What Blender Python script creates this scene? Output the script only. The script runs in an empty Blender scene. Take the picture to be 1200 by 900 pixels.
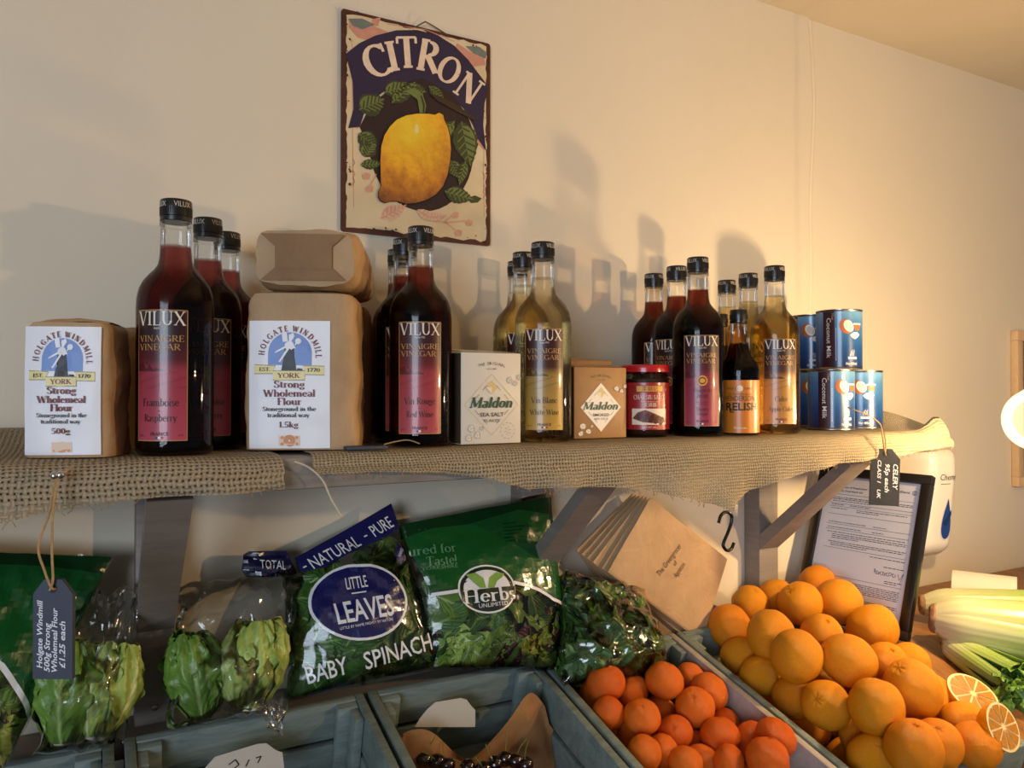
import bpy, bmesh, math, random
from math import sin, cos, pi, radians as rad, atan2, sqrt
from mathutils import Vector as V, Matrix, noise, geometry
random.seed(7)
S = bpy.context.scene
COL = S.collection

# ------------------------------------------------------------------ camera
CAMH = 1.524; YAW = rad(28.4); FPX = 900.0
cam = bpy.data.objects.new('camera', bpy.data.cameras.new('camera')); COL.objects.link(cam)
cam.data.sensor_width = 36; cam.data.lens = 27.0; cam.data.clip_start = .02
cam.location = (0, 0, CAMH); cam.rotation_euler = (rad(90) + math.atan(10 / FPX), 0, -YAW)
S.camera = cam
# ------------------------------------------------------------------ world, light, exposure
S.view_settings.view_transform = 'Standard'; S.view_settings.look = 'None'
S.view_settings.gamma = 1; S.view_settings.use_curve_mapping = False
S.view_settings.exposure = 1.22
w = bpy.data.worlds.new('world'); S.world = w; w.use_nodes = True
w.node_tree.nodes['Background'].inputs[0].default_value = (.80, .82, .90, 1)
w.node_tree.nodes['Background'].inputs[1].default_value = .08
WARM = (1.0, .67, .33)
BULB_W, BULB2_W, WINDOW_W = 7.4, 12.5, 46.0
win = bpy.data.objects.new('window_light', bpy.data.lights.new('window_light', 'AREA')); COL.objects.link(win)
win.data.shape = 'RECTANGLE'; win.data.size = 1.7; win.data.size_y = 1.9
win.data.energy = WINDOW_W; win.data.color = (.72, .84, 1.0)
win.location = (-2.5, -2.3, 1.8)
win.rotation_euler = (V((.35, 1.0, 1.3)) - V(win.location)).to_track_quat('-Z', 'Y').to_euler()
S.cycles.use_denoising = True
S.cycles.caustics_refractive = False; S.cycles.caustics_reflective = False
S.cycles.max_bounces = 14; S.cycles.transparent_max_bounces = 24; S.cycles.transmission_bounces = 12
S.cycles.sample_clamp_indirect = 6.0

# photo pixel -> point on a real plane of the place (used to measure where things stand)
_R = V((cos(YAW), -sin(YAW), 0)); _P = math.atan(10 / FPX)
_F = V((sin(YAW) * cos(_P), cos(YAW) * cos(_P), sin(_P))); _U = V((-sin(YAW) * sin(_P), -cos(YAW) * sin(_P), cos(_P)))
def _ray(x, y): return _F + _R * ((x - 600) / FPX) - _U * ((y - 450) / FPX)
def W(x, y, Y):
    r = _ray(x, y); return V((0, 0, CAMH)) + r * (Y / r.y)
def WZ(x, y, Z):
    r = _ray(x, y); return V((0, 0, CAMH)) + r * ((Z - CAMH) / r.z)
def WS(x, y, h=0, a=.7692, b=.268):       # on the sloping display, height h above the crate rims
    r = _ray(x, y); return V((0, 0, CAMH)) + r * ((CAMH - a - h) / (b * r.y - r.z))
WALL = 1.22; SHELF = 1.449

# ------------------------------------------------------------------ materials
def lin(c):
    return tuple(((x / 255) / 12.92 if x / 255 <= .04045 else ((x / 255 + .055) / 1.055) ** 2.4) for x in c)
def hexc(h): return lin((int(h[0:2], 16), int(h[2:4], 16), int(h[4:6], 16)))
_m = {}
class NT:
    def __init__(s, m):
        s.t = m.node_tree; s.n = s.t.nodes; s.l = s.t.links
    def new(s, k, **kw):
        n = s.n.new(k)
        for a, b in kw.items(): setattr(n, a, b)
        return n
    def ln(s, a, b): s.l.new(a, b)
    def math(s, op, a, b=None, c=None, clamp=False):
        n = s.n.new('ShaderNodeMath'); n.operation = op; n.use_clamp = clamp
        for i, x in enumerate((a, b, c)):
            if x is None: continue
            if isinstance(x, (int, float)): n.inputs[i].default_value = x
            else: s.l.new(x, n.inputs[i])
        return n.outputs[0]
    def mix(s, f, a, b):
        n = s.n.new('ShaderNodeMix'); n.data_type = 'RGBA'
        for i, x in ((0, f), (6, a), (7, b)):
            if isinstance(x, (int, float)): n.inputs[i].default_value = x
            elif isinstance(x, tuple): n.inputs[i].default_value = (*x[:3], 1)
            else: s.l.new(x, n.inputs[i])
        return n.outputs[2]
    def ramp(s, f, stops):
        n = s.n.new('ShaderNodeValToRGB'); e = n.color_ramp.elements
        while len(e) < len(stops): e.new(.5)
        for q, (p, c) in zip(e, stops): q.position = p; q.color = (*c[:3], 1)
        s.l.new(f, n.inputs[0]); return n.outputs[0]
    def noise(s, scale, detail=4, vec=None, rough=.55, dist=0):
        n = s.n.new('ShaderNodeTexNoise'); n.inputs['Scale'].default_value = scale; n.inputs['Detail'].default_value = detail
        n.inputs['Roughness'].default_value = rough; n.inputs['Distortion'].default_value = dist
        s.l.new(vec if vec is not None else s.obj(), n.inputs['Vector']); return n.outputs['Fac']
    def obj(s):
        if not hasattr(s, '_tc'): s._tc = s.n.new('ShaderNodeTexCoord')
        return s._tc.outputs['Object']
    def uv(s):
        s.obj(); return s._tc.outputs['UV']
    def mapv(s, vec, scale):
        n = s.n.new('ShaderNodeMapping'); n.inputs['Scale'].default_value = scale; s.l.new(vec, n.inputs[0]); return n.outputs[0]
    def bump(s, h, strength, dist=.002):
        n = s.n.new('ShaderNodeBump'); n.inputs['Strength'].default_value = strength; n.inputs['Distance'].default_value = dist
        s.l.new(h, n.inputs['Height']); return n.outputs[0]
def base(name):
    m = bpy.data.materials.new(name); m.use_nodes = True; t = NT(m)
    p = t.n['Principled BSDF']; o = t.n['Material Output']
    return m, t, p, o
def mat(name, col, rough=.5, var=.0, scale=40, bump=0, bscale=None, metal=0, coat=0, spec=.5, sub=0, bdist=.002, stretch=None, emit=0, sheen=0):
    if name in _m: return _m[name]
    m, t, p, o = base(name)
    col = hexc(col) if isinstance(col, str) else col
    p.inputs['Base Color'].default_value = (*col, 1); p.inputs['Roughness'].default_value = rough
    p.inputs['Metallic'].default_value = metal; p.inputs['Coat Weight'].default_value = coat
    p.inputs['Specular IOR Level'].default_value = spec; p.inputs['Coat Roughness'].default_value = .15
    vec = t.mapv(t.obj(), stretch) if stretch else None
    if var:
        f = t.noise(scale, 5, vec)
        f = t.math('MULTIPLY_ADD', f, 2.2, -.6, clamp=True)
        t.ln(t.mix(f, tuple(c * (1 - var) for c in col), tuple(min(1, c * (1 + var)) for c in col)), p.inputs['Base Color'])
    if bump:
        t.ln(t.bump(t.noise(bscale or scale, 5, vec), bump, bdist), p.inputs['Normal'])
    if sub:
        p.inputs['Subsurface Weight'].default_value = sub; p.inputs['Subsurface Radius'].default_value = (.01, .005, .002)
    if emit:
        p.inputs['Emission Color'].default_value = (*col, 1); p.inputs['Emission Strength'].default_value = emit
    _m[name] = m; return m
def ink(col, rough=.45): return mat('ink_' + col, col, rough)

def thin_glass(name, tint=(1, 1, 1), ior=1.5, refl=1.0, rough=.015, add=0.0):
    m, t, p, o = base(name); t.n.remove(p)
    tr = t.new('ShaderNodeBsdfTransparent'); tr.inputs[0].default_value = (*tint, 1)
    g = t.new('ShaderNodeBsdfGlossy'); g.inputs['Roughness'].default_value = rough
    f = t.new('ShaderNodeFresnel'); f.inputs[0].default_value = ior
    mx = t.new('ShaderNodeMixShader')
    t.ln(t.math('MULTIPLY_ADD', f.outputs[0], refl, add, clamp=True), mx.inputs[0]); t.ln(tr.outputs[0], mx.inputs[1]); t.ln(g.outputs[0], mx.inputs[2])
    t.ln(mx.outputs[0], o.inputs[0]); return m
def film(name, tint=(.97, .98, .97), strength=.55, refl=1.3, add=.03, rough=.09, scale=26):
    m, t, p, o = base(name); t.n.remove(p)
    tr = t.new('ShaderNodeBsdfTransparent'); tr.inputs[0].default_value = (*tint, 1)
    g = t.new('ShaderNodeBsdfGlossy'); g.inputs['Roughness'].default_value = rough
    f = t.new('ShaderNodeFresnel'); f.inputs[0].default_value = 1.5
    vo = t.new('ShaderNodeTexVoronoi'); vo.inputs['Scale'].default_value = scale
    mp = t.mapv(t.obj(), (1, 1, 1)); t.ln(mp, vo.inputs['Vector'])
    h = t.math('ADD', t.math('MULTIPLY', vo.outputs['Distance'], .6), t.noise(scale * .8, 3))
    b = t.bump(h, strength, .02); t.ln(b, g.inputs['Normal']); t.ln(b, f.inputs['Normal'])
    mx = t.new('ShaderNodeMixShader')
    t.ln(t.math('MULTIPLY_ADD', f.outputs[0], refl, add, clamp=True), mx.inputs[0]); t.ln(tr.outputs[0], mx.inputs[1]); t.ln(g.outputs[0], mx.inputs[2])
    t.ln(mx.outputs[0], o.inputs[0]); return m
def printed(name, col, rough=.22, strength=.35, scale=26, col2=None, lo=0., hi=1.):
    m, t, p, o = base(name); col = hexc(col)
    p.inputs['Base Color'].default_value = (*col, 1); p.inputs['Roughness'].default_value = rough
    p.inputs['Coat Weight'].default_value = .4
    if col2:
        sx = t.new('ShaderNodeSeparateXYZ'); t.ln(t.uv(), sx.inputs[0])
        t.ln(t.ramp(sx.outputs[1], [(lo, col), (hi, hexc(col2))]), p.inputs['Base Color'])
    vo = t.new('ShaderNodeTexVoronoi'); vo.inputs['Scale'].default_value = scale; t.ln(t.obj(), vo.inputs['Vector'])
    h = t.math('ADD', t.math('MULTIPLY', vo.outputs['Distance'], .6), t.noise(scale * .8, 3))
    b = t.bump(h, strength, .02); t.ln(b, p.inputs['Normal']); t.ln(b, p.inputs['Coat Normal']); return m
def liquid(name, density, c, tint=(1, 1, 1)):
    m, t, p, o = base(name); t.n.remove(p)
    g = t.new('ShaderNodeMixShader'); g.inputs[0].default_value = .3
    a_ = t.new('ShaderNodeBsdfTransparent'); b_ = t.new('ShaderNodeBsdfRefraction'); b_.inputs['IOR'].default_value = 1.16; b_.inputs['Roughness'].default_value = 0
    t.ln(a_.outputs[0], g.inputs[1]); t.ln(b_.outputs[0], g.inputs[2])
    v = t.new('ShaderNodeVolumeAbsorption'); v.inputs[0].default_value = (*c, 1); v.inputs[1].default_value = density
    t.ln(g.outputs[0], o.inputs['Surface']); t.ln(v.outputs[0], o.inputs['Volume']); return m
def wood(name, c1, c2, stretch=(1, 1, 1), scale=14, rough=.6, bump=.3):
    m, t, p, o = base(name)
    v = t.mapv(t.obj(), stretch)
    n1 = t.noise(scale, 6, v, .6, .6); n2 = t.noise(scale * 6, 3, v)
    f = t.math('ADD', t.math('MULTIPLY', n1, .75), t.math('MULTIPLY', n2, .3))
    t.ln(t.ramp(f, [(.32, hexc(c1)), (.68, hexc(c2))]), p.inputs['Base Color'])
    p.inputs['Roughness'].default_value = rough; t.ln(t.bump(f, bump, .002), p.inputs['Normal']); return m
def burlap(name, pitch, c1, c2):
    m, t, p, o = base(name)
    dn = t.new('ShaderNodeTexNoise'); dn.inputs['Scale'].default_value = 55; dn.inputs['Detail'].default_value = 3; t.ln(t.uv(), dn.inputs['Vector'])
    va = t.new('ShaderNodeVectorMath', operation='MULTIPLY_ADD'); va.inputs[1].default_value = (.0045,) * 3
    t.ln(dn.outputs['Color'], va.inputs[0]); t.ln(t.uv(), va.inputs[2])
    sp = t.new('ShaderNodeSeparateXYZ'); t.ln(va.outputs[0], sp.inputs[0])
    k = pi / pitch
    su = t.math('SINE', t.math('MULTIPLY', sp.outputs[0], k)); sv = t.math('SINE', t.math('MULTIPLY', sp.outputs[1], k))
    cu = t.math('COSINE', t.math('MULTIPLY', sp.outputs[0], k)); cv = t.math('COSINE', t.math('MULTIPLY', sp.outputs[1], k))
    au = t.math('ABSOLUTE', su); av = t.math('ABSOLUTE', sv)
    par = t.math('MULTIPLY', t.math('MULTIPLY', su, sv), 1.0)          # checker sign of the weave
    over = t.math('MULTIPLY_ADD', par, .5, .5)
    hu = t.math('MULTIPLY', au, t.math('MULTIPLY_ADD', over, .7, .3))
    hv = t.math('MULTIPLY', av, t.math('MULTIPLY_ADD', over, -.7, 1.0))
    h = t.math('MAXIMUM', hu, hv)
    thick = t.noise(300, 2, t.mapv(t.uv(), (1, 1, 1)))
    cover = t.math('GREATER_THAN', t.math('MAXIMUM', au, av), t.math('MULTIPLY_ADD', thick, .5, .30))
    nz = t.noise(160, 4, t.uv()); nb = t.noise(9, 3, t.uv())
    f = t.math('ADD', t.math('MULTIPLY', h, .75), t.math('MULTIPLY_ADD', nz, .7, -.32), clamp=True)
    c = t.mix(f, hexc(c1), hexc(c2))
    c = t.mix(t.math('MULTIPLY', nb, .35), c, tuple(x * .55 for x in hexc(c1)))
    t.ln(c, p.inputs['Base Color']); p.inputs['Roughness'].default_value = .9; p.inputs['Specular IOR Level'].default_value = .15
    t.ln(t.bump(h, .9, .0018), p.inputs['Normal'])
    t.ln(cover, p.inputs['Alpha']); return m
def leafmat(name, c1, c2, c3, rough=.42):
    m, t, p, o = base(name)                                            # uv: x across (0.5 = midrib), y from stalk to tip
    sp = t.new('ShaderNodeSeparateXYZ'); t.ln(t.uv(), sp.inputs[0])
    rib = t.math('ABSOLUTE', t.math('SUBTRACT', sp.outputs[0], .5))
    vein = t.math('ABSOLUTE', t.math('SINE', t.math('MULTIPLY', t.math('SUBTRACT', sp.outputs[1], t.math('MULTIPLY', rib, t.math('MULTIPLY_ADD', t.noise(25, 2), 1.2, .4))), 17)))
    f = t.math('ADD', t.math('MULTIPLY', rib, 14), t.math('MULTIPLY_ADD', sp.outputs[1], 1.4, -.5), clamp=True)
    col = t.mix(f, hexc(c3), t.mix(t.math('MULTIPLY_ADD', t.noise(30, 4), 2.4, -.7, clamp=True), hexc(c1), hexc(c2)))
    col = t.mix(t.math('MULTIPLY', t.math('GREATER_THAN', .10, vein), .16), col, hexc(c3))
    t.ln(col, p.inputs['Base Color']); p.inputs['Roughness'].default_value = rough
    t.ln(t.bump(t.math('ADD', t.noise(70, 3), t.math('MULTIPLY', vein, .4)), .5, .003), p.inputs['Normal'])
    return m
def winelabel(name, top, hill, mid, low):
    m, t, p, o = base(name)
    sp = t.new('ShaderNodeSeparateXYZ'); t.ln(t.uv(), sp.inputs[0])
    c = t.ramp(sp.outputs[1], [(0, hexc(low)), (.40, hexc(mid)), (.53, hexc(mid)), (.62, hexc(hill)), (.80, hexc(top)), (1, hexc(top))])
    n = t.noise(6, 5, t.mapv(t.uv(), (1.2, 2.4, 1)))
    ridge = t.math('MULTIPLY_ADD', n, .22, .44)
    left = t.math('MULTIPLY_ADD', sp.outputs[0], -.14, .06)
    band = t.math('MULTIPLY', t.math('GREATER_THAN', t.math('ADD', ridge, left), sp.outputs[1]), t.math('GREATER_THAN', sp.outputs[1], .53))
    c = t.mix(t.math('MULTIPLY', band, .8), c, tuple(x * .35 for x in hexc(hill)))
    rows = t.math('GREATER_THAN', t.math('SINE', t.math('MULTIPLY', t.math('SUBTRACT', sp.outputs[1], t.math('MULTIPLY', sp.outputs[0], .12)), 90)), .6)
    inb = t.math('MULTIPLY', t.math('GREATER_THAN', sp.outputs[1], .40), t.math('GREATER_THAN', .53, sp.outputs[1]))
    c = t.mix(t.math('MULTIPLY', t.math('MULTIPLY', rows, inb), .25), c, hexc(hill))
    t.ln(c, p.inputs['Base Color']); p.inputs['Roughness'].default_value = .35; p.inputs['Coat Weight'].default_value = .3; return m

# ------------------------------------------------------------------ mesh builder
_lay = {}
class MB:
    def __init__(s): s.v = []; s.f = []; s.m = []; s.u = []
    def add(s, vs, fs, mi=0, uv=None):
        b = len(s.v); vs = [V(x) for x in vs]; ly = _lay.get(id(fs))
        if ly:                                            # overlapping pen strokes lie on top of one another
            nv = [None] * len(vs)
            for f_, k in zip(fs, ly):
                n_ = (vs[f_[1]] - vs[f_[0]]).cross(vs[f_[2]] - vs[f_[0]])
                if n_.length > 0:
                    for i in f_: nv[i] = n_.normalized() * k * 2.5e-5
            vs = [p + o_ if o_ is not None else p for p, o_ in zip(vs, nv)]
        s.v += [tuple(x) for x in vs]
        s.u += list(uv) if uv is not None else [(0., 0.)] * len(vs)
        s.f += [tuple(b + i for i in f) for f in fs]; s.m += [mi] * len(fs); return s
    def xf(s, M):
        s.v = [tuple(M @ V(x)) for x in s.v]; return s
    def join(s, o, mi=None):
        b = len(s.v); s.v += o.v; s.u += o.u; s.f += [tuple(b + i for i in f) for f in o.f]
        s.m += [mi] * len(o.f) if mi is not None else o.m; return s
    def box(s, x0, x1, y0, y1, z0, z1, mi=0, bev=0):
        bm = bmesh.new(); r = bmesh.ops.create_cube(bm, size=1)
        for q in bm.verts: q.co = V(((x0 + x1) / 2 + q.co.x * (x1 - x0), (y0 + y1) / 2 + q.co.y * (y1 - y0), (z0 + z1) / 2 + q.co.z * (z1 - z0)))
        if bev: bmesh.ops.bevel(bm, geom=bm.edges[:], offset=bev, segments=2, profile=.5, affect='EDGES')
        s._bm(bm, mi); return s
    def _bm(s, bm, mi, M=None):
        bm.verts.index_update()
        s.add([(M @ q.co) if M else q.co for q in bm.verts], [[q.index for q in f.verts] for f in bm.faces], mi); bm.free()
    def lathe(s, prof, n=40, mi=0, c=(0, 0, 0)):
        vs, fs, uv = [], [], []; k = len(prof)
        for i, (r, z) in enumerate(prof):
            for j in range(n):
                a = 2 * pi * j / n; vs.append((c[0] + r * sin(a), c[1] - r * cos(a), c[2] + z)); uv.append((j / n, i / max(1, k - 1)))
        for i in range(k - 1):
            for j in range(n):
                j2 = (j + 1) % n; fs.append((i * n + j, i * n + j2, (i + 1) * n + j2, (i + 1) * n + j))
        if prof[0][0] > 1e-6: fs.append(tuple(range(n))[::-1])
        if prof[-1][0] > 1e-6: fs.append(tuple((k - 1) * n + j for j in range(n)))
        return s.add(vs, fs, mi, uv)
    def shell(s, prof, n=40, mi=0):                       # open lathe, no end caps
        b = len(s.f); s.lathe(prof, n, mi)
        if prof[-1][0] > 1e-6: s.f.pop(); s.m.pop()
        if prof[0][0] > 1e-6: s.f.pop(); s.m.pop()
        return s
    def grid(s, fn, nu, nv, mi=0, uvf=None, close_u=False):
        vs, uv, fs = [], [], []
        for i in range(nu + 1):
            for j in range(nv + 1):
                a, b = i / nu, j / nv; vs.append(fn(a, b)); uv.append(uvf(a, b) if uvf else (a, b))
        for i in range(nu):
            for j in range(nv):
                p = i * (nv + 1) + j; fs.append((p, p + nv + 1, p + nv + 2, p + 1))
        return s.add(vs, fs, mi, uv)
    def tube(s, pts, r, n=8, mi=0, caps=True):
        pts = [V(p) for p in pts]; vs, fs = [], []; up = V((0, 0, 1)); k = len(pts)
        rr = r if isinstance(r, (list, tuple)) else [r] * k
        prev = None
        for i, p in enumerate(pts):
            t = (pts[min(i + 1, k - 1)] - pts[max(i - 1, 0)]).normalized()
            if prev is None: prev = t.orthogonal().normalized()
            a = (prev - t * prev.dot(t))
            a = a.normalized() if a.length > 1e-6 else t.orthogonal().normalized()
            b = t.cross(a); prev = a
            for j in range(n):
                q = 2 * pi * j / n; vs.append(p + (a * cos(q) + b * sin(q)) * rr[i])
        for i in range(k - 1):
            for j in range(n):
                j2 = (j + 1) % n; fs.append((i * n + j, i * n + j2, (i + 1) * n + j2, (i + 1) * n + j))
        if caps: fs += [tuple(range(n))[::-1], tuple((k - 1) * n + j for j in range(n))]
        return s.add(vs, fs, mi)
    def poly(s, pts, fn, mi, off=0, cell=None):           # flat outline laid on a surface fn(u, v, off)
        pts = [V((p[0], p[1], 0)) for p in pts]
        if cell is None:
            tr = geometry.tessellate_polygon([pts])
            return s.add([fn(p.x, p.y, off) for p in pts], tr, mi, [(p.x, p.y) for p in pts])
        cu, cv = cell
        u0, u1 = min(p.x for p in pts), max(p.x for p in pts); v0, v1 = min(p.y for p in pts), max(p.y for p in pts)
        def clip(P, ax, val, sgn):
            out = []
            for i in range(len(P)):
                a, b = P[i - 1], P[i]; da, db = (a[ax] - val) * sgn, (b[ax] - val) * sgn
                if da >= 0: out.append(a)
                if (da > 0 > db) or (da < 0 < db): out.append(a + (b - a) * (da / (da - db)))
            return out
        tris = [[pts[i] for i in t] for t in geometry.tessellate_polygon([pts])]
        for i in range(int(math.floor(u0 / cu)), int(math.ceil(u1 / cu))):
            col = []
            for T in tris:
                P = clip(T, 0, i * cu, 1); P = clip(P, 0, (i + 1) * cu, -1) if P else P
                if len(P) > 2: col.append(P)
            for j in range(int(math.floor(v0 / cv)), int(math.ceil(v1 / cv))):
                for T in col:
                    P = clip(T, 1, j * cv, 1); P = clip(P, 1, (j + 1) * cv, -1) if P else P
                    if len(P) > 2: s.add([fn(p.x, p.y, off) for p in P], [tuple(range(len(P)))], mi, [(p.x, p.y) for p in P])
        return s
    def line2(s, pts, wd, fn, mi, off=0):                 # ribbon of width wd along 2-D points
        for a, b in zip(pts[:-1], pts[1:]):
            dx, dy = b[0] - a[0], b[1] - a[1]; L = sqrt(dx * dx + dy * dy) or 1; nx, ny = -dy / L * wd / 2, dx / L * wd / 2
            q = [(a[0] + nx, a[1] + ny), (a[0] - nx, a[1] - ny), (b[0] - nx, b[1] - ny), (b[0] + nx, b[1] + ny)]
            s.add([fn(x, y, off) for x, y in q], [(0, 1, 2, 3)], mi)
        return s
    def text(s, st, fn, u, v, h, mi, font='sans', align='c', off=.0004, width=None, rot=0, shear=0, bold=0, maxw=None):
        vs, fs, wd = text2d(st, font, bold)
        sx = (width / (wd * h)) if width else 1
        if maxw and wd * h * sx > maxw: sx = maxw / (wd * h)
        x0 = {'c': -wd / 2, 'l': 0, 'r': -wd}[align]; cr, sr = cos(rot), sin(rot); out = []
        for x, y in vs:
            a, b = (x + x0 + shear * y) * h * sx, y * h
            out.append(fn(u + a * cr - b * sr, v + a * sr + b * cr, off))
        return s.add(out, fs, mi)
    def arctext(s, st, fn, cx, cy, r, a0, a1, h, mi, font='serif', off=.0004, bold=0, sx=1, ry=1):
        adv = [text2d(c, font, bold)[2] for c in st]; tot = sum(adv); x = 0
        for c, w_ in zip(st, adv):
            f = (x + w_ / 2) / tot; a = rad(a0 + (a1 - a0) * f); x += w_
            if c != ' ':
                s.text(c, fn, cx + r * cos(a), cy + r * ry * sin(a), h, mi, font, 'c', off, None if sx == 1 else w_ * h * sx, a - pi / 2, bold=bold)
        return s
    def build(s, name, mats, parent=None, smooth=True, sharp=40):
        me = bpy.data.meshes.new(name); me.from_pydata(s.v, [], s.f); me.update()
        for m in (mats if isinstance(mats, (list, tuple)) else [mats]): me.materials.append(m)
        me.polygons.foreach_set('material_index', s.m)
        if any(u != (0., 0.) for u in s.u):
            l = me.uv_layers.new(name='uv'); 
            for lp in me.loops: l.data[lp.index].uv = s.u[lp.vertex_index]
        if smooth:
            me.polygons.foreach_set('use_smooth', [True] * len(me.polygons))
            me.set_sharp_from_angle(angle=rad(sharp))
        o = bpy.data.objects.new(name, me); COL.objects.link(o)
        if parent: o.parent = parent
        return o

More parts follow.
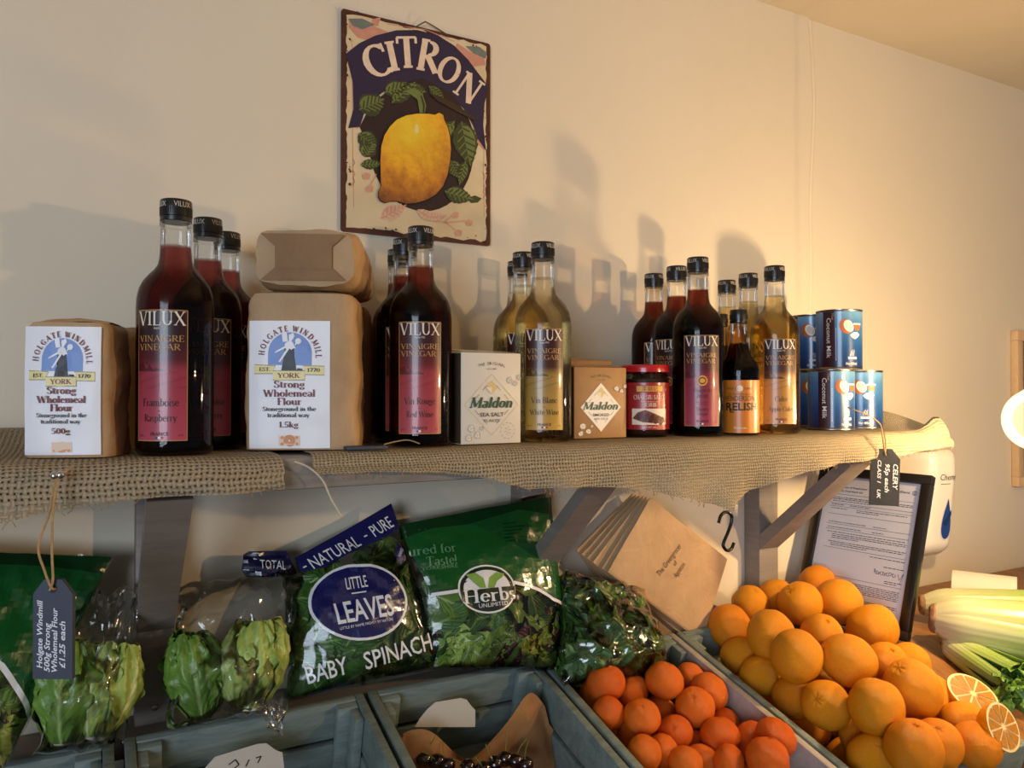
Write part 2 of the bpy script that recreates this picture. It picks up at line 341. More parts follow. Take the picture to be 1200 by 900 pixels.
# ------------------------------------------------------------------ lettering
GL = {  # serif letters as strokes: t thick, n thin, l by slope, a arc, s foot serif
'A': (.78, 'n .08 0 .39 1;t .39 1 .70 0;n .18 .36 .57 .36;s .08 0 .2;s .70 0 .24'),
'B': (.68, 't .16 0 .16 1;n .06 1 .3 1;a .3 .76 .24 .24 -90 90;n .16 .52 .33 .52;a .33 .26 .27 .26 -90 90;n .06 0 .33 0'),
'C': (.74, 'a .42 .5 .35 .5 48 312;n .65 .70 .65 .97;n .65 .04 .65 .2'),
'D': (.80, 't .16 0 .16 1;n .06 1 .34 1;n .06 0 .34 0;a .34 .5 .38 .5 -90 90'),
'E': (.62, 't .16 0 .16 1;n .06 1 .55 1;n .06 0 .57 0;n .16 .52 .44 .52;n .54 1 .54 .82;n .56 0 .56 .2;n .43 .62 .43 .42'),
'F': (.58, 't .16 0 .16 1;n .06 1 .55 1;n .16 .52 .44 .52;n .54 1 .54 .8;s .16 0 .26'),
'G': (.80, 'a .42 .5 .35 .5 48 330;n .65 .72 .65 .97;t .68 .05 .68 .4;s .68 .42 .24'),
'H': (.82, 't .16 0 .16 1;t .66 0 .66 1;n .16 .52 .66 .52;s .16 0 .26;s .66 0 .26;s .16 1 .26;s .66 1 .26'),
'I': (.36, 't .18 0 .18 1;s .18 0 .28;s .18 1 .28'),
'J': (.44, 't .26 .15 .26 1;a .12 .15 .14 .2 180 360;s .26 1 .28'),
'K': (.74, 't .16 0 .16 1;n .16 .45 .6 1;t .3 .58 .66 0;s .16 0 .26;s .16 1 .26;s .6 1 .2;s .66 0 .22'),
'L': (.60, 't .16 0 .16 1;s .16 1 .28;n .06 0 .56 0;n .55 0 .55 .22'),
'M': (.96, 'n .14 0 .16 1;t .16 1 .48 .1;n .48 .1 .80 1;t .80 1 .82 0;s .14 0 .22;s .82 0 .26;s .12 1 .14;s .84 1 .14'),
'N': (.82, 'n .14 0 .14 1;t .14 1 .66 0;n .66 0 .66 1;s .14 0 .22;s .66 1 .24;s .1 1 .14'),
'O': (.84, 'a .42 .5 .36 .5 0 360'),
'P': (.64, 't .16 0 .16 1;n .06 1 .32 1;a .32 .74 .25 .26 -90 90;n .16 .48 .32 .48;s .16 0 .28'),
'Q': (.84, 'a .42 .5 .36 .5 0 360;t .45 .15 .72 -.12'),
'R': (.72, 't .16 0 .16 1;n .06 1 .32 1;a .32 .75 .25 .25 -90 90;n .16 .5 .32 .5;t .32 .5 .64 0;s .16 0 .26;s .66 0 .16'),
'S': (.58, 'a .29 .75 .2 .25 40 270;a .29 .25 .22 .25 -140 90;n .47 .72 .47 .97;n .08 .05 .08 .3'),
'T': (.70, 't .35 0 .35 1;n .05 1 .65 1;n .06 1 .06 .8;n .64 1 .64 .8;s .35 0 .28'),
'U': (.78, 't .16 .3 .16 1;n .62 .3 .62 1;a .39 .32 .23 .32 180 360;s .16 1 .26;s .62 1 .22'),
'V': (.74, 't .08 1 .38 0;n .38 0 .66 1;s .08 1 .24;s .66 1 .2'),
'W': (1.04, 't .08 1 .32 0;n .32 0 .52 .9;t .52 .9 .74 0;n .74 0 .96 1;s .08 1 .22;s .96 1 .18;s .52 .95 .16'),
'X': (.74, 't .1 1 .64 0;n .62 1 .1 0;s .1 1 .22;s .62 1 .2;s .1 0 .2;s .64 0 .22'),
'Y': (.72, 't .08 1 .36 .48;n .36 .48 .64 1;t .36 0 .36 .48;s .08 1 .22;s .64 1 .2;s .36 0 .28'),
'a': (.52, 'a .24 .48 .17 .18 0 150;t .40 .06 .40 .5;a .24 .18 .17 .18 30 330;n .4 .04 .48 .04'),
'b': (.56, 't .14 0 .14 1;a .3 .33 .2 .33 -150 150;n .04 1 .14 1'),
'c': (.48, 'a .27 .33 .2 .33 45 315;t .4 .5 .4 .56'),
'd': (.58, 't .44 0 .44 1;a .27 .33 .2 .33 30 330;n .34 1 .44 1;n .44 .02 .54 .02'),
'e': (.52, 'a .27 .33 .2 .33 0 320;n .07 .36 .47 .36'),
'f': (.34, 't .15 0 .15 .8;a .28 .8 .13 .2 60 180;n .03 .64 .3 .64;s .15 0 .22'),
'g': (.52, 'a .25 .42 .17 .22 0 360;a .25 -.1 .2 .16 0 360;n .36 .6 .5 .66'),
'h': (.60, 't .14 0 .14 1;a .3 .46 .16 .2 0 140;t .46 0 .46 .48;n .04 1 .14 1;s .14 0 .22;s .46 0 .22'),
'i': (.28, 't .14 0 .14 .64;n .04 .64 .14 .64;t .14 .84 .14 .95;s .14 0 .22'),
'j': (.28, 't .14 0 .14 .64;t .14 .84 .14 .95;a .04 0 .1 .2 270 360'),
'k': (.58, 't .14 0 .14 1;n .14 .28 .44 .64;t .24 .4 .5 0;s .14 0 .22;n .04 1 .14 1;s .5 0 .16;s .44 .64 .16'),
'l': (.28, 't .14 0 .14 1;n .04 1 .14 1;s .14 0 .22'),
'm': (.90, 't .14 0 .14 .64;a .3 .46 .15 .2 0 140;t .45 0 .45 .48;a .6 .46 .15 .2 0 140;t .75 0 .75 .48;n .04 .64 .14 .64;s .14 0 .2;s .45 0 .18;s .75 0 .2'),
'n': (.60, 't .14 0 .14 .64;a .3 .46 .16 .2 0 140;t .46 0 .46 .48;n .04 .64 .14 .64;s .14 0 .22;s .46 0 .22'),
'o': (.54, 'a .27 .33 .21 .33 0 360'),
'p': (.58, 't .14 -.3 .14 .64;a .3 .33 .2 .33 -150 150;n .04 .64 .14 .64;s .14 -.3 .22'),
'q': (.58, 't .44 -.3 .44 .64;a .27 .33 .2 .33 30 330;s .44 -.3 .22'),
'r': (.42, 't .14 0 .14 .64;a .3 .44 .15 .2 50 150;n .04 .64 .14 .64;s .14 0 .24'),
's': (.42, 'a .21 .5 .13 .16 40 270;a .21 .17 .15 .17 -140 90'),
't': (.36, 't .16 .1 .16 .84;a .27 .14 .11 .14 180 290;n .03 .64 .32 .64'),
'u': (.60, 't .14 .2 .14 .64;a .29 .2 .15 .2 180 320;t .46 0 .46 .64;n .04 .64 .14 .64;n .36 .64 .46 .64;n .46 .02 .56 .02'),
'v': (.54, 't .08 .64 .28 0;n .28 0 .46 .64;s .08 .64 .18;s .46 .64 .16'),
'w': (.78, 't .08 .64 .24 0;n .24 0 .4 .6;t .4 .6 .54 0;n .54 0 .7 .64;s .08 .64 .18;s .7 .64 .16'),
'x': (.54, 't .08 .64 .46 0;n .44 .64 .08 0;s .08 .64 .16;s .46 0 .16'),
'y': (.54, 't .08 .64 .28 0;n .46 .64 .2 -.26;s .08 .64 .18;s .46 .64 .16;t .14 -.26 .2 -.24'),
'z': (.48, 'n .06 .64 .42 .64;t .42 .64 .06 0;n .06 0 .44 0'),
'0': (.58, 'a .29 .5 .22 .5 0 360'), '1': (.42, 't .22 0 .22 1;n .08 .84 .22 1;s .22 0 .28'),
'2': (.56, 'a .28 .72 .2 .28 -30 170;n .45 .58 .08 0;t .08 .03 .5 .03'), '5': (.54, 't .12 .95 .46 .95;n .12 .95 .1 .52;a .26 .3 .21 .3 -150 130'),
'7': (.54, 't .06 .96 .48 .96;t .48 .96 .2 0'), '9': (.56, 'a .28 .68 .2 .32 0 360;n .48 .68 .2 0'), '6': (.56, 'a .28 .32 .2 .32 0 360;n .08 .32 .36 1'),
'!': (.26, 't .13 .3 .13 1;t .13 0 .13 .12'), ',': (.24, 't .12 -.14 .14 .1'), '.': (.24, 't .12 0 .12 .12'), '-': (.4, 'n .06 .36 .34 .36'), '~': (.7, 'a .22 .3 .14 .1 0 180;a .48 .3 .14 .1 180 360'), ' ': (.3, ''), "'": (.2, 't .1 .8 .1 1'),
}
_tc = {}
def serif_glyph(c, bold):
    tw, tn = .13 + .07 * bold, .05 + .035 * bold
    adv, spec = GL.get(c, GL['-']); vs, fs, ids, cnt = [], [], [], [0]
    def rib(P, ws):
        n = len(P); b = len(vs)
        for i, (x, y) in enumerate(P):
            q0, q1 = P[max(0, i - 1)], P[min(n - 1, i + 1)]; dx, dy = q1[0] - q0[0], q1[1] - q0[1]; L = sqrt(dx * dx + dy * dy) or 1
            nx, ny = -dy / L * ws[i] / 2, dx / L * ws[i] / 2; vs.append((x + nx, y + ny)); vs.append((x - nx, y - ny))
        for i in range(n - 1): fs.append((b + 2 * i, b + 2 * i + 1, b + 2 * i + 3, b + 2 * i + 2)); ids.append(cnt[0])
        cnt[0] += 1
    for cmd in filter(None, spec.split(';')):
        k, *a = cmd.split(); a = [float(x) for x in a]
        if k in 'tn': rib([(a[0], a[1]), (a[2], a[3])], [tw if k == 't' else tn] * 2)
        elif k == 's': rib([(a[0] - a[2] / 2, a[1] + (tn / 2 if a[1] < .3 else -tn / 2)), (a[0] + a[2] / 2, a[1] + (tn / 2 if a[1] < .3 else -tn / 2))], [tn] * 2)
        elif k == 'a':
            cx, cy, rx, ry, d0, d1 = a; n = max(4, int(abs(d1 - d0) / 18)); P, ws = [], []
            for i in range(n + 1):
                t = rad(d0 + (d1 - d0) * i / n); P.append((cx + (rx - tn / 3) * cos(t), cy + (ry - tn / 2) * sin(t))); ws.append(tn + (tw - tn) * abs(cos(t)) ** 1.3)
            rib(P, ws)
    return vs, fs, adv, ids
def text2d(st, font, bold=0):
    key = (st, font, bold)
    if key in _tc: return _tc[key]
    if font == 'serif':
        V2, F2, x, I2 = [], [], 0, []
        for c in st:
            vs, fs, adv, ids = serif_glyph(c, bold); b = len(V2); I2 += ids; V2 += [(p[0] + x, p[1]) for p in vs]; F2 += [tuple(b + i for i in f) for f in fs]; x += adv
        r = (V2, F2, x); _lay[id(F2)] = I2
    else:
        cu = bpy.data.curves.new('t', 'FONT'); cu.body = st; cu.size = 1; cu.resolution_u = 2; cu.offset = .018 * bold
        o = bpy.data.objects.new('t', cu); me = bpy.data.meshes.new_from_object(o)
        vs = [(v.co.x, v.co.y) for v in me.vertices]; k = 1 / .70
        vs = [(x * k, y * k) for x, y in vs]; fs = [tuple(p.vertices) for p in me.polygons]
        x0 = min((p[0] for p in vs), default=0); wd = max((p[0] for p in vs), default=.3) - x0
        vs = [(x - x0, y) for x, y in vs]
        bpy.data.objects.remove(o); bpy.data.curves.remove(cu); bpy.data.meshes.remove(me); r = (vs, fs, wd)
    _tc[key] = r; return r
def ell(cx, cy, rx, ry, n=28, a0=0, a1=360, rot=0):
    o = []
    for i in range(n + (0 if a1 - a0 == 360 else 1)):
        t = rad(a0 + (a1 - a0) * i / n); x, y = rx * cos(t), ry * sin(t); o.append((cx + x * cos(rot) - y * sin(rot), cy + x * sin(rot) + y * cos(rot)))
    return o
def rect(x0, x1, y0, y1): return [(x0, y0), (x1, y0), (x1, y1), (x0, y1)]

# ------------------------------------------------------------------ tagging
def tag(o, label, cat, group=None, kind=None):
    o['label'] = label; o['category'] = cat
    if group: o['group'] = group
    if kind: o['kind'] = kind
    return o
def empty(name, loc, label, cat, group=None, rz=0):
    o = bpy.data.objects.new(name, None); COL.objects.link(o); o.location = loc; o.rotation_euler = (0, 0, rz); o.empty_display_size = .02
    return tag(o, label, cat, group)
def copy_tree(o, parent=None):
    c = o.copy(); COL.objects.link(c); c.parent = parent
    for ch in list(o.children): copy_tree(ch, c)
    return c
def struct(o, label=None, cat=None):
    o['kind'] = 'structure'
    if label: o['label'] = label; o['category'] = cat
    return o

# ================================================================== THE ROOM
def wallmat(name, c):
    m, t, p, o = base(name)
    n = t.noise(3, 4); f = t.math('MULTIPLY_ADD', n, 1.6, -.3, clamp=True)
    t.ln(t.mix(f, tuple(x * .96 for x in hexc(c)), tuple(min(1, x * 1.02) for x in hexc(c))), p.inputs['Base Color'])
    p.inputs['Roughness'].default_value = .75; p.inputs['Specular IOR Level'].default_value = .25
    t.ln(t.bump(t.math('ADD', t.noise(4, 3), t.math('MULTIPLY', t.noise(180, 3), .05)), .35, .012), p.inputs['Normal']); return m
M_wall = wallmat('cream_wall_paint', 'E2D6C0'); M_ceil = wallmat('ceiling_paint', 'DDD2BE')
def lip(x, z):                                    # the old wall steps back a little behind a wavering plaster edge
    e = 1.443 + .007 * sin(z * 6.3 + .4) + .004 * sin(z * 15)
    t = min(1, max(0, (x - e) / .010)); return WALL + .005 * t * t * (3 - 2 * t) + .0055 * math.exp(-((x - e) / .004) ** 2)
xs = [-2.6, -1.5, -.7, 0, .6, 1.1, 1.30, 1.36, 1.39] + [1.41 + .0018 * i for i in range(40)] + [1.6, 2.2, 3, 4.2]
mb = MB(); nz = 110
mb.add([(x, lip(x, 2.4 * k / nz), 2.4 * k / nz) for x in xs for k in range(nz + 1)],
       [(i * (nz + 1) + k, (i + 1) * (nz + 1) + k, (i + 1) * (nz + 1) + k + 1, i * (nz + 1) + k + 1) for i in range(len(xs) - 1) for k in range(nz)])
struct(mb.build('wall_back', M_wall), 'cream painted shop wall with a wavering plaster edge near the right', 'wall')
struct(MB().box(-2.6, 4.2, -2.6, 1.4, 2.385, 2.45).build('ceiling', M_ceil), 'cream painted ceiling above the shop wall', 'ceiling')
struct(MB().box(-2.6, 4.2, -2.6, 1.3, -.05, 0).build('floor', mat('floor_boards', '6b5138', .5, .2, 6)), 'brown floor of the shop', 'floor')
M_gray = wood('gray_painted_wood', '786e66', '8a8077', (1, 1, 8), 10, .55, .12)
M_edge = wood('gray_shelf_board', '7a746c', '918a82', (1, 8, 8), 10, .55, .15)
struct(MB().box(-1.2, .75, 1.138, WALL, 1.04, 1.066, bev=.002).build('trim_1', M_gray), 'grey ledge along the wall behind the crates', 'ledge')

# shelf and its brackets
tag(MB().box(-1.2, 1.46, .930, WALL - .002, 1.408, 1.446, bev=.003).build('shelf_board', M_edge), 'long grey wooden shelf board under the burlap', 'shelf')
def bracket(X, wd, label):
    r = empty('shelf_bracket', (X, WALL, 1.408), label, 'bracket', 'grey wooden brackets under the shelf')
    MB().box(0, wd, -.045, -.001, -.62, 0, bev=.003).build('upright', M_gray, r)
    m = MB(); a = V((wd / 2, -.035, -.185)); b = V((wd / 2, -.272, .012)); d = (b - a).normalized(); nrm = V((0, d.z, -d.y)); k = .021
    vs = []
    for e in (a - d * .02, b):
        for sx, sn in ((-1, -1), (1, -1), (1, 1), (-1, 1)): vs.append(e + V((sx * (wd / 2 - .001), 0, 0)) + nrm * k * sn)
    # trim the ends so the strut butts flat against upright and shelf
    vs = [V((v.x, min(v.y, -.0455), min(v.z, -.0005))) for v in vs]
    m.add(vs, [(0, 1, 2, 3), (7, 6, 5, 4), (0, 4, 5, 1), (1, 5, 6, 2), (2, 6, 7, 3), (3, 7, 4, 0)])
    m.build('strut', M_gray, r, smooth=False)
    for z in (-.20, -.32, -.52):
        MB().lathe([(.004, 0), (.004, .0015), (.0015, .002), (0, .001)], 10).xf(Matrix.Translation((wd / 2, -.046, z)) @ Matrix.Rotation(pi / 2, 4, 'X')).build('screw', mat('screw_steel', '8d857a', .35, metal=.9), r)
bracket(.048, .050, 'grey wooden bracket under the shelf beside the bagged lettuces at the left')
bracket(.655, .050, 'grey wooden bracket half hidden behind the green herb bag')
bracket(1.226, .056, 'grey wooden bracket beside the framed certificate')

# burlap runners
def hemline(pts, Y):
    P = [W(x, y, Y) for x, y in pts]; P = sorted((p.x, p.z) for p in P)
    def f(x):
        if x <= P[0][0]: return P[0][1]
        for (xa, za), (xb, zb) in zip(P[:-1], P[1:]):
            if x <= xb:
                t = (x - xa) / (xb - xa); t = t * t * (3 - 2 * t) * .5 + t * .5; return za + (zb - za) * t
        return P[-1][1]
    return f
def runner(x0, x1, hem, name, m, seed, ends, wave=1.0):
    nx = int((x1 - x0) / .008); NT_ = 46
    def fn(a, b):
        x = x0 + (x1 - x0) * a; hz = hem(x)
        nb = lambda s, k: noise.noise(V((x * s, seed, k)))
        bump_end = ends(x)
        yf = .918 + .006 * nb(6, 2) * wave
        top = SHELF + .0015 * (1 + nb(9, 5))
        if b < .40:
            t = b / .40; y = WALL - .006 - t * (WALL - .006 - .945)
            z = top + .006 * max(0, nb(5, 8)) * math.exp(-((t - .05) / .2) ** 2) + bump_end * sin(pi * min(1, .25 + t * .75)) + (.026 * max(0, min(1, (-.03 - x) / .04)) * math.exp(-(t / .30) ** 2) if seed < 5 else 0)
        elif b < .55:
            t = (b - .40) / .15; ang = t * pi / 2; y = .945 - (.945 - yf) * sin(ang); z = top - .016 * (1 - cos(ang)) + bump_end * .7 * (1 - t)
        else:
            t = (b - .55) / .45; zt = top - .016; z = zt + (hz - zt) * t
            y = yf - .008 * t * (1 + nb(11, 3)) - .010 * sin(pi * t) * (.3 + .7 * nb(4, 9)) * wave + .004 * sin(x * 60 + seed) * t * t
            pin_ = math.exp(-((x - .885) / .035) ** 2); y -= .006 * pin_ * t
        x += .004 * noise.noise(V((x * 9, b * 5, seed)))
        return (x, y, z)
    def uvf(a, b):
        x = x0 + (x1 - x0) * a; hz = hem(x)
        v = b / .40 * .275 if b < .4 else (.275 + (b - .4) / .15 * .035 if b < .55 else .31 + (b - .55) / .45 * max(.02, 1.433 - hz))
        return (x, v)
    mb = MB().grid(fn, nx, NT_, 0, uvf)
    # frayed hem threads
    rnd = random.Random(seed)
    for i in range(int((x1 - x0) * 60)):
        a = rnd.random(); p = V(fn(a, 1.0)); q = p + V((rnd.uniform(-.006, .006), rnd.uniform(-.004, .001), -rnd.uniform(.002, .008)))
        mb.tube([p, (p + q) / 2 + V((rnd.uniform(-.002, .002), -.001, 0)), q], .00045, 4, 1)
    return mb.build(name, [m, mat('jute_thread', '9c8259', .85)], sharp=180)
hemL = hemline([(-140, 640), (0, 612), (60, 599), (140, 586), (224, 580), (280, 577), (332, 573)], .918)
hemR = hemline([(380, 556), (438, 553), (500, 553), (560, 559), (600, 568), (615, 573), (647, 570), (709, 570), (756, 574), (793, 582), (830, 590), (849, 597), (862, 585), (880, 574), (913, 562), (950, 550), (990, 542), (1040, 535), (1105, 524)], .918)
tag(runner(-.55, W(332, 560, .918).x, hemL, 'burlap_runner', burlap('coarse_burlap', .0058, '7d6f5a', 'c2b294'), 3.3, lambda x: 0),
    'coarse open-weave burlap strip with a fraying end, under the small flour bag', 'burlap')
tag(runner(W(368, 545, .918).x, 1.475, hemR, 'burlap_runner', burlap('fine_burlap', .0048, '7f715c', 'c8b898'), 8.1,
    lambda x: .04 * max(0, min(1, (x - 1.395) / .06)) ** 1.5), 'long finer burlap strip draped over the shelf from flour to coconut cans', 'burlap')

# ================================================================== BOTTLES
M_glass = thin_glass('clear_glass', (.985, .99, .985), 1.45, .72, .012)
M_capb = mat('black_cap', '0b0a0a', .32, coat=.3)
GOLD, CREAM = ink('B98A4E', .35), ink('E9DCC8', .4)
BOT = [(0, .004), (.030, .003), (.0395, 0), (.0425, .004), (.043, .010), (.043, .170), (.0427, .178), (.0418, .186), (.0395, .195), (.0355, .203), (.0295, .2105), (.0240, .2165), (.0200, .2225), (.0183, .230), (.0176, .240), (.0170, .255), (.0166, .268)]
def bot_r(z, P=BOT):
    for (r0, z0), (r1, z1) in zip(P[3:-1], P[4:]):
        if z <= z1: return r0 + (r1 - r0) * (z - z0) / (z1 - z0)
    return P[-1][0]
def liq_profile(P, level, inset=.0006):
    o = [(0, .006), (P[2][0] - .002, .0035)] + [(r - inset, z) for r, z in P[4:] if z < level]
    rl = bot_r(level, P) - inset
    return o + [(rl, level), (rl - .0015, level - .0006), (0, level - .0006)]
def cyl_map(R, a0):
    return lambda u, v, off: ((R + off) * sin(a0 + u / R), -(R + off) * cos(a0 + u / R), v)
def cap_mb(r, h, txt=None):
    m = MB(); prof = [(r - .0008, 0), (r, .0006), (r, .0046), (r - .0012, .005), (r - .0012, .0058), (r, .0062), (r, h - .002), (r - .0006, h - .0006), (r - .002, h), (0, h)]
    m.lathe(prof, 48)
    for k in range(48):
        a = 2 * pi * k / 48; f = cyl_map(r, a)
        m.box(-.0005, .0005, -r - .0004, -r + .0002, .0068, h - .009, 0)
        n = 8; m.v[-n:] = [tuple(Matrix.Rotation(a, 3, 'Z') @ V(q)) for q in m.v[-n:]]
    if txt:
        f = cyl_map(r, 0)
        for k in range(4): m.text(txt, f, (k - 1.5) * pi / 2 * r, h - .0098, .0062, 1, 'sans', off=.0006, width=.019)
    return m
def wine_label(kind, a0):
    R = .0433; f = cyl_map(R, a0); m = MB(); w_, z0, z1 = .030, .017, .166
    U = lambda u: u * w_; Z = lambda v: z0 + v * (z1 - z0)
    g = MB(); n = 14
    m.grid(lambda a, b: f((a * 2 - 1) * w_, z0 + b * (z1 - z0), .0), n, 10)
    bw = .0009
    for x0, x1, y0, y1 in ((-w_, w_, z1 - bw, z1), (-w_, w_, z0, z0 + bw), (-w_, -w_ + bw, z0, z1), (w_ - bw, w_, z0, z1)):
        m.poly(rect(x0, x1, y0, y1), f, 1, .0003, (.004, .3))
    m.text('VILUX', f, 0, Z(.882), .0158, 2, 'serif', width=.0555, off=.0004)
    m.text('depuis 1925', f, 0, Z(.852), .0026, 2, 'serif', off=.0004)
    m.text('VINAIGRE', f, 0, Z(.757), .0070, 1, 'serif', width=.0525, off=.0004)
    m.text('VINEGAR', f, -.002, Z(.692), .0070, 1, 'serif', width=.0485, off=.0004)
    L = dict(rasp=('Framboise', 'Raspberry'), red=('Vin Rouge', 'Red Wine'), white=('Vin Blanc', 'White Wine'), cider=('Cidre', 'Apple Cider')).get(kind)
    if L:
        m.text(L[0], f, 0, Z(.265), .0088, 3, 'serif', maxw=.050)
        m.text('~', f, 0, Z(.215), .006, 3, 'serif')
        m.text(L[1], f, 0, Z(.150), .0080, 3, 'serif', maxw=.047)
    else:
        m.poly(ell(0, Z(.50), .0085, .0085), f, 4, .0003, (.004, .004)); m.poly(ell(0, Z(.50), .0062, .0062), f, 5, .0004, (.004, .004)); m.poly(ell(0, Z(.50), .0045, .0038), f, 4, .0005, (.004, .004))
        m.text('Vinagre de', f, 0, Z(.375), .0062, 3, 'serif'); m.text('Jerez', f, 0, Z(.310), .0078, 3, 'serif')
        m.text('Reserva de Xerez', f, 0, Z(.255), .0026, 3, 'serif'); m.text('vinegar of Jerez', f, 0, Z(.235), .0022, 3, 'serif')
        m.text('Sherry', f, 0, Z(.165), .0068, 3, 'serif'); m.text('Vinegar', f, 0, Z(.120), .0050, 3, 'serif')
    m.text('FRANCE', f, 0, Z(.042), .0038, 3, 'sans', bold=1)
    for k, (i0, mi) in enumerate(((-.0045, 6), (-.0015, 7), (.0015, 8))): m.poly(rect(i0, i0 + .003, Z(.017), Z(.034)), f, mi, .0004, (.004, .3))
    m.text('50 cl', f, -.023, Z(.035), .0024, 3, 'sans'); m.text('6 %', f, .023, Z(.035), .0024, 3, 'sans')
    return m
LIQ = dict(rasp=liquid('raspberry_vinegar', 84, (.60, .03, .0)), red=liquid('red_wine_vinegar', 88, (.60, .06, .0)),
           sherry=liquid('sherry_vinegar', 125, (.60, .16, .0)), white=liquid('white_wine_vinegar', 9, (1.0, .77, .0)), cider=liquid('cider_vinegar', 26, (.95, .72, .0)))
LAB = dict(rasp=winelabel('raspberry_label', '2a0d12', '53141f', '9c3444', 'b04556'), red=winelabel('red_wine_label', '3a1216', '6a1c20', 'a23a42', 'b34a52'),
           sherry=winelabel('sherry_label', '2c0b12', '5a1424', '8f2c40', 'a83a52'), white=winelabel('white_wine_label', '3a130f', '4a2012', 'a8853e', 'c79b3d'), cider=winelabel('cider_label', '2e1218', '4a2418', 'b07f3a', 'b9853f'))
INKD = {'rasp': '3a0d14', 'red': '4a1014', 'sherry': '2c0a10', 'white': '3f2410', 'cider': '5a3312'}
NAMES = dict(rasp='raspberry', red='red wine', white='white wine', sherry='sherry', cider='cider')
def vinegar(kind, rows):
    first = None
    for i, (x, y, a, label) in enumerate(rows):
        if first is None:
            r = empty('vinegar_bottle', (x, y, SHELF + .003), label, 'bottle', NAMES[kind] + ' vinegar bottles')
            gl = MB().shell(BOT, 56)
            gl.lathe([(.0166, .2685), (.0182, .2690), (.0182, .2735), (.0160, .2738)], 40)
            gl.build('glass', M_glass, r, sharp=60)
            MB().lathe(liq_profile(BOT, .246), 56).build('vinegar', LIQ[kind], r, sharp=60)
            cap_mb(.0178, .0262, 'VILUX').xf(Matrix.Translation((0, 0, .2738))).build('cap', [M_capb, ink('C9C4BC')], r)
            wine_label(kind, 0).build('label', [LAB[kind], GOLD, CREAM, ink(INKD[kind]), ink('E0A93A'), ink('7a2030'), ink('24367a'), ink('f0ece6'), ink('b02530')], r)
            first = r; o = r
        else:
            o = copy_tree(first); o.location = (x, y, SHELF + .003); o['label'] = label
        o.rotation_euler = (0, 0, rad(a))
vinegar('rasp', [(.082, .992, -27, 'raspberry red vinegar bottle at the front of its row, beside the small flour bag'), (.1275, 1.076, -6, 'raspberry vinegar bottle in the middle of its row, behind the frontmost raspberry one'), (.163, 1.157, -8, 'raspberry vinegar bottle at the back of its row, next to the large flour bag')])
vinegar('red', [(.393, .992, -23, 'red wine vinegar bottle at the front of its row, left of the white salt box'), (.403, 1.080, -20, 'red wine vinegar bottle in the middle of its row under the lemon sign'), (.425, 1.167, -20, 'red wine vinegar bottle at the back of its row under the lemon sign')])
vinegar('white', [(.597, 1.005, -28, 'pale golden white wine vinegar bottle at the front, between the two salt boxes'), (.612, 1.092, -28, 'pale golden white wine vinegar bottle in the middle of its row'), (.645, 1.172, -28, 'pale golden white wine vinegar bottle at the back of its row')])
vinegar('sherry', [(.894, .992, -33, 'dark sherry vinegar bottle at the front, right of the red-lidded jar'), (.922, 1.079, -60, 'dark sherry vinegar bottle in the middle of its row'), (.942, 1.168, -24, 'dark sherry vinegar bottle at the back of its row, nearest the wall')])
vinegar('cider', [(1.076, .993, -33, 'amber cider vinegar bottle at the front, left of the blue coconut cans'), (1.099, 1.079, -35, 'amber cider vinegar bottle in the middle of its row'), (1.128, 1.166, -35, 'amber cider vinegar bottle at the back of its row, behind the relish bottles')])

# relish bottles
REL = [(0, .004), (.024, .003), (.0315, 0), (.0337, .003), (.034, .007), (.034, .108), (.0335, .114), (.031, .121), (.0265, .128), (.0225, .134), (.0198, .140), (.0182, .147), (.0160, .157), (.0143, .170), (.0135, .184), (.0132, .192)]
M_rel = liquid('relish_sauce', 160, (.62, .33, .05))
first = None
for (x, y, a, label) in ((.980, .985, -42, 'small orange-labelled relish bottle with black cap, in front of the cider vinegar'), (1.003, 1.056, -42, 'small black-capped relish bottle standing behind the front relish bottle')):
    if first is None:
        r = empty('relish_bottle', (x, y, SHELF + .003), label, 'bottle', 'relish bottles')
        MB().shell(REL, 48).build('glass', M_glass, r, sharp=60)
        MB().lathe(liq_profile(REL, .157), 48).build('relish', M_rel, r, sharp=60)
        cap_mb(.0150, .0235).xf(Matrix.Translation((0, 0, .192))).build('cap', M_capb, r)
        R = .0343; f = cyl_map(R, 0); m = MB(); m.shell([(R, .0035), (R, .093)], 56)
        m.text('HENDERSON', f, .0, .058, .0088, 1, 'sans', width=.052)
        m.text('RELISH', f, .004, .042, .0128, 1, 'sans', width=.055, bold=1.5)
        m.line2([(-.0170, .044), (-.016, .039), (-.012, .0385), (-.010, .040)], .0018, f, 1, .0005)
        m.poly(ell(0, .079, .0052, .0052), f, 2, .0004, (.004, .004)); m.text('MADE IN', f, -.013, .077, .0036, 1, 'sans'); m.text('YORKS', f, .0135, .077, .0036, 1, 'sans')
        m.text('The Yorkshire Sauce', f, 0, .068, .0034, 1, 'sans')
        for k in range(5): m.line2([(-.024 + .003 * (k % 2), .031 - .0036 * k), (.024 - .004 * (k % 3), .031 - .0036 * k)], .0009, f, 3, .0004)
        m.text('Henderson', f, 0, .0105, .0042, 2, 'serif', shear=.2)
        m.line2([(-.040, .0065), (.040, .0065)], .0008, f, 3, .0004)
        m.build('label', [mat('relish_label', 'D07A1E', .4, coat=.2), ink('1d1410'), ink('F3E3C8'), ink('8a4a12')], r)
        first = r
    else:
        r = copy_tree(first); r.location = (x, y, SHELF + .003); r['label'] = label
    r.rotation_euler = (0, 0, rad(a))

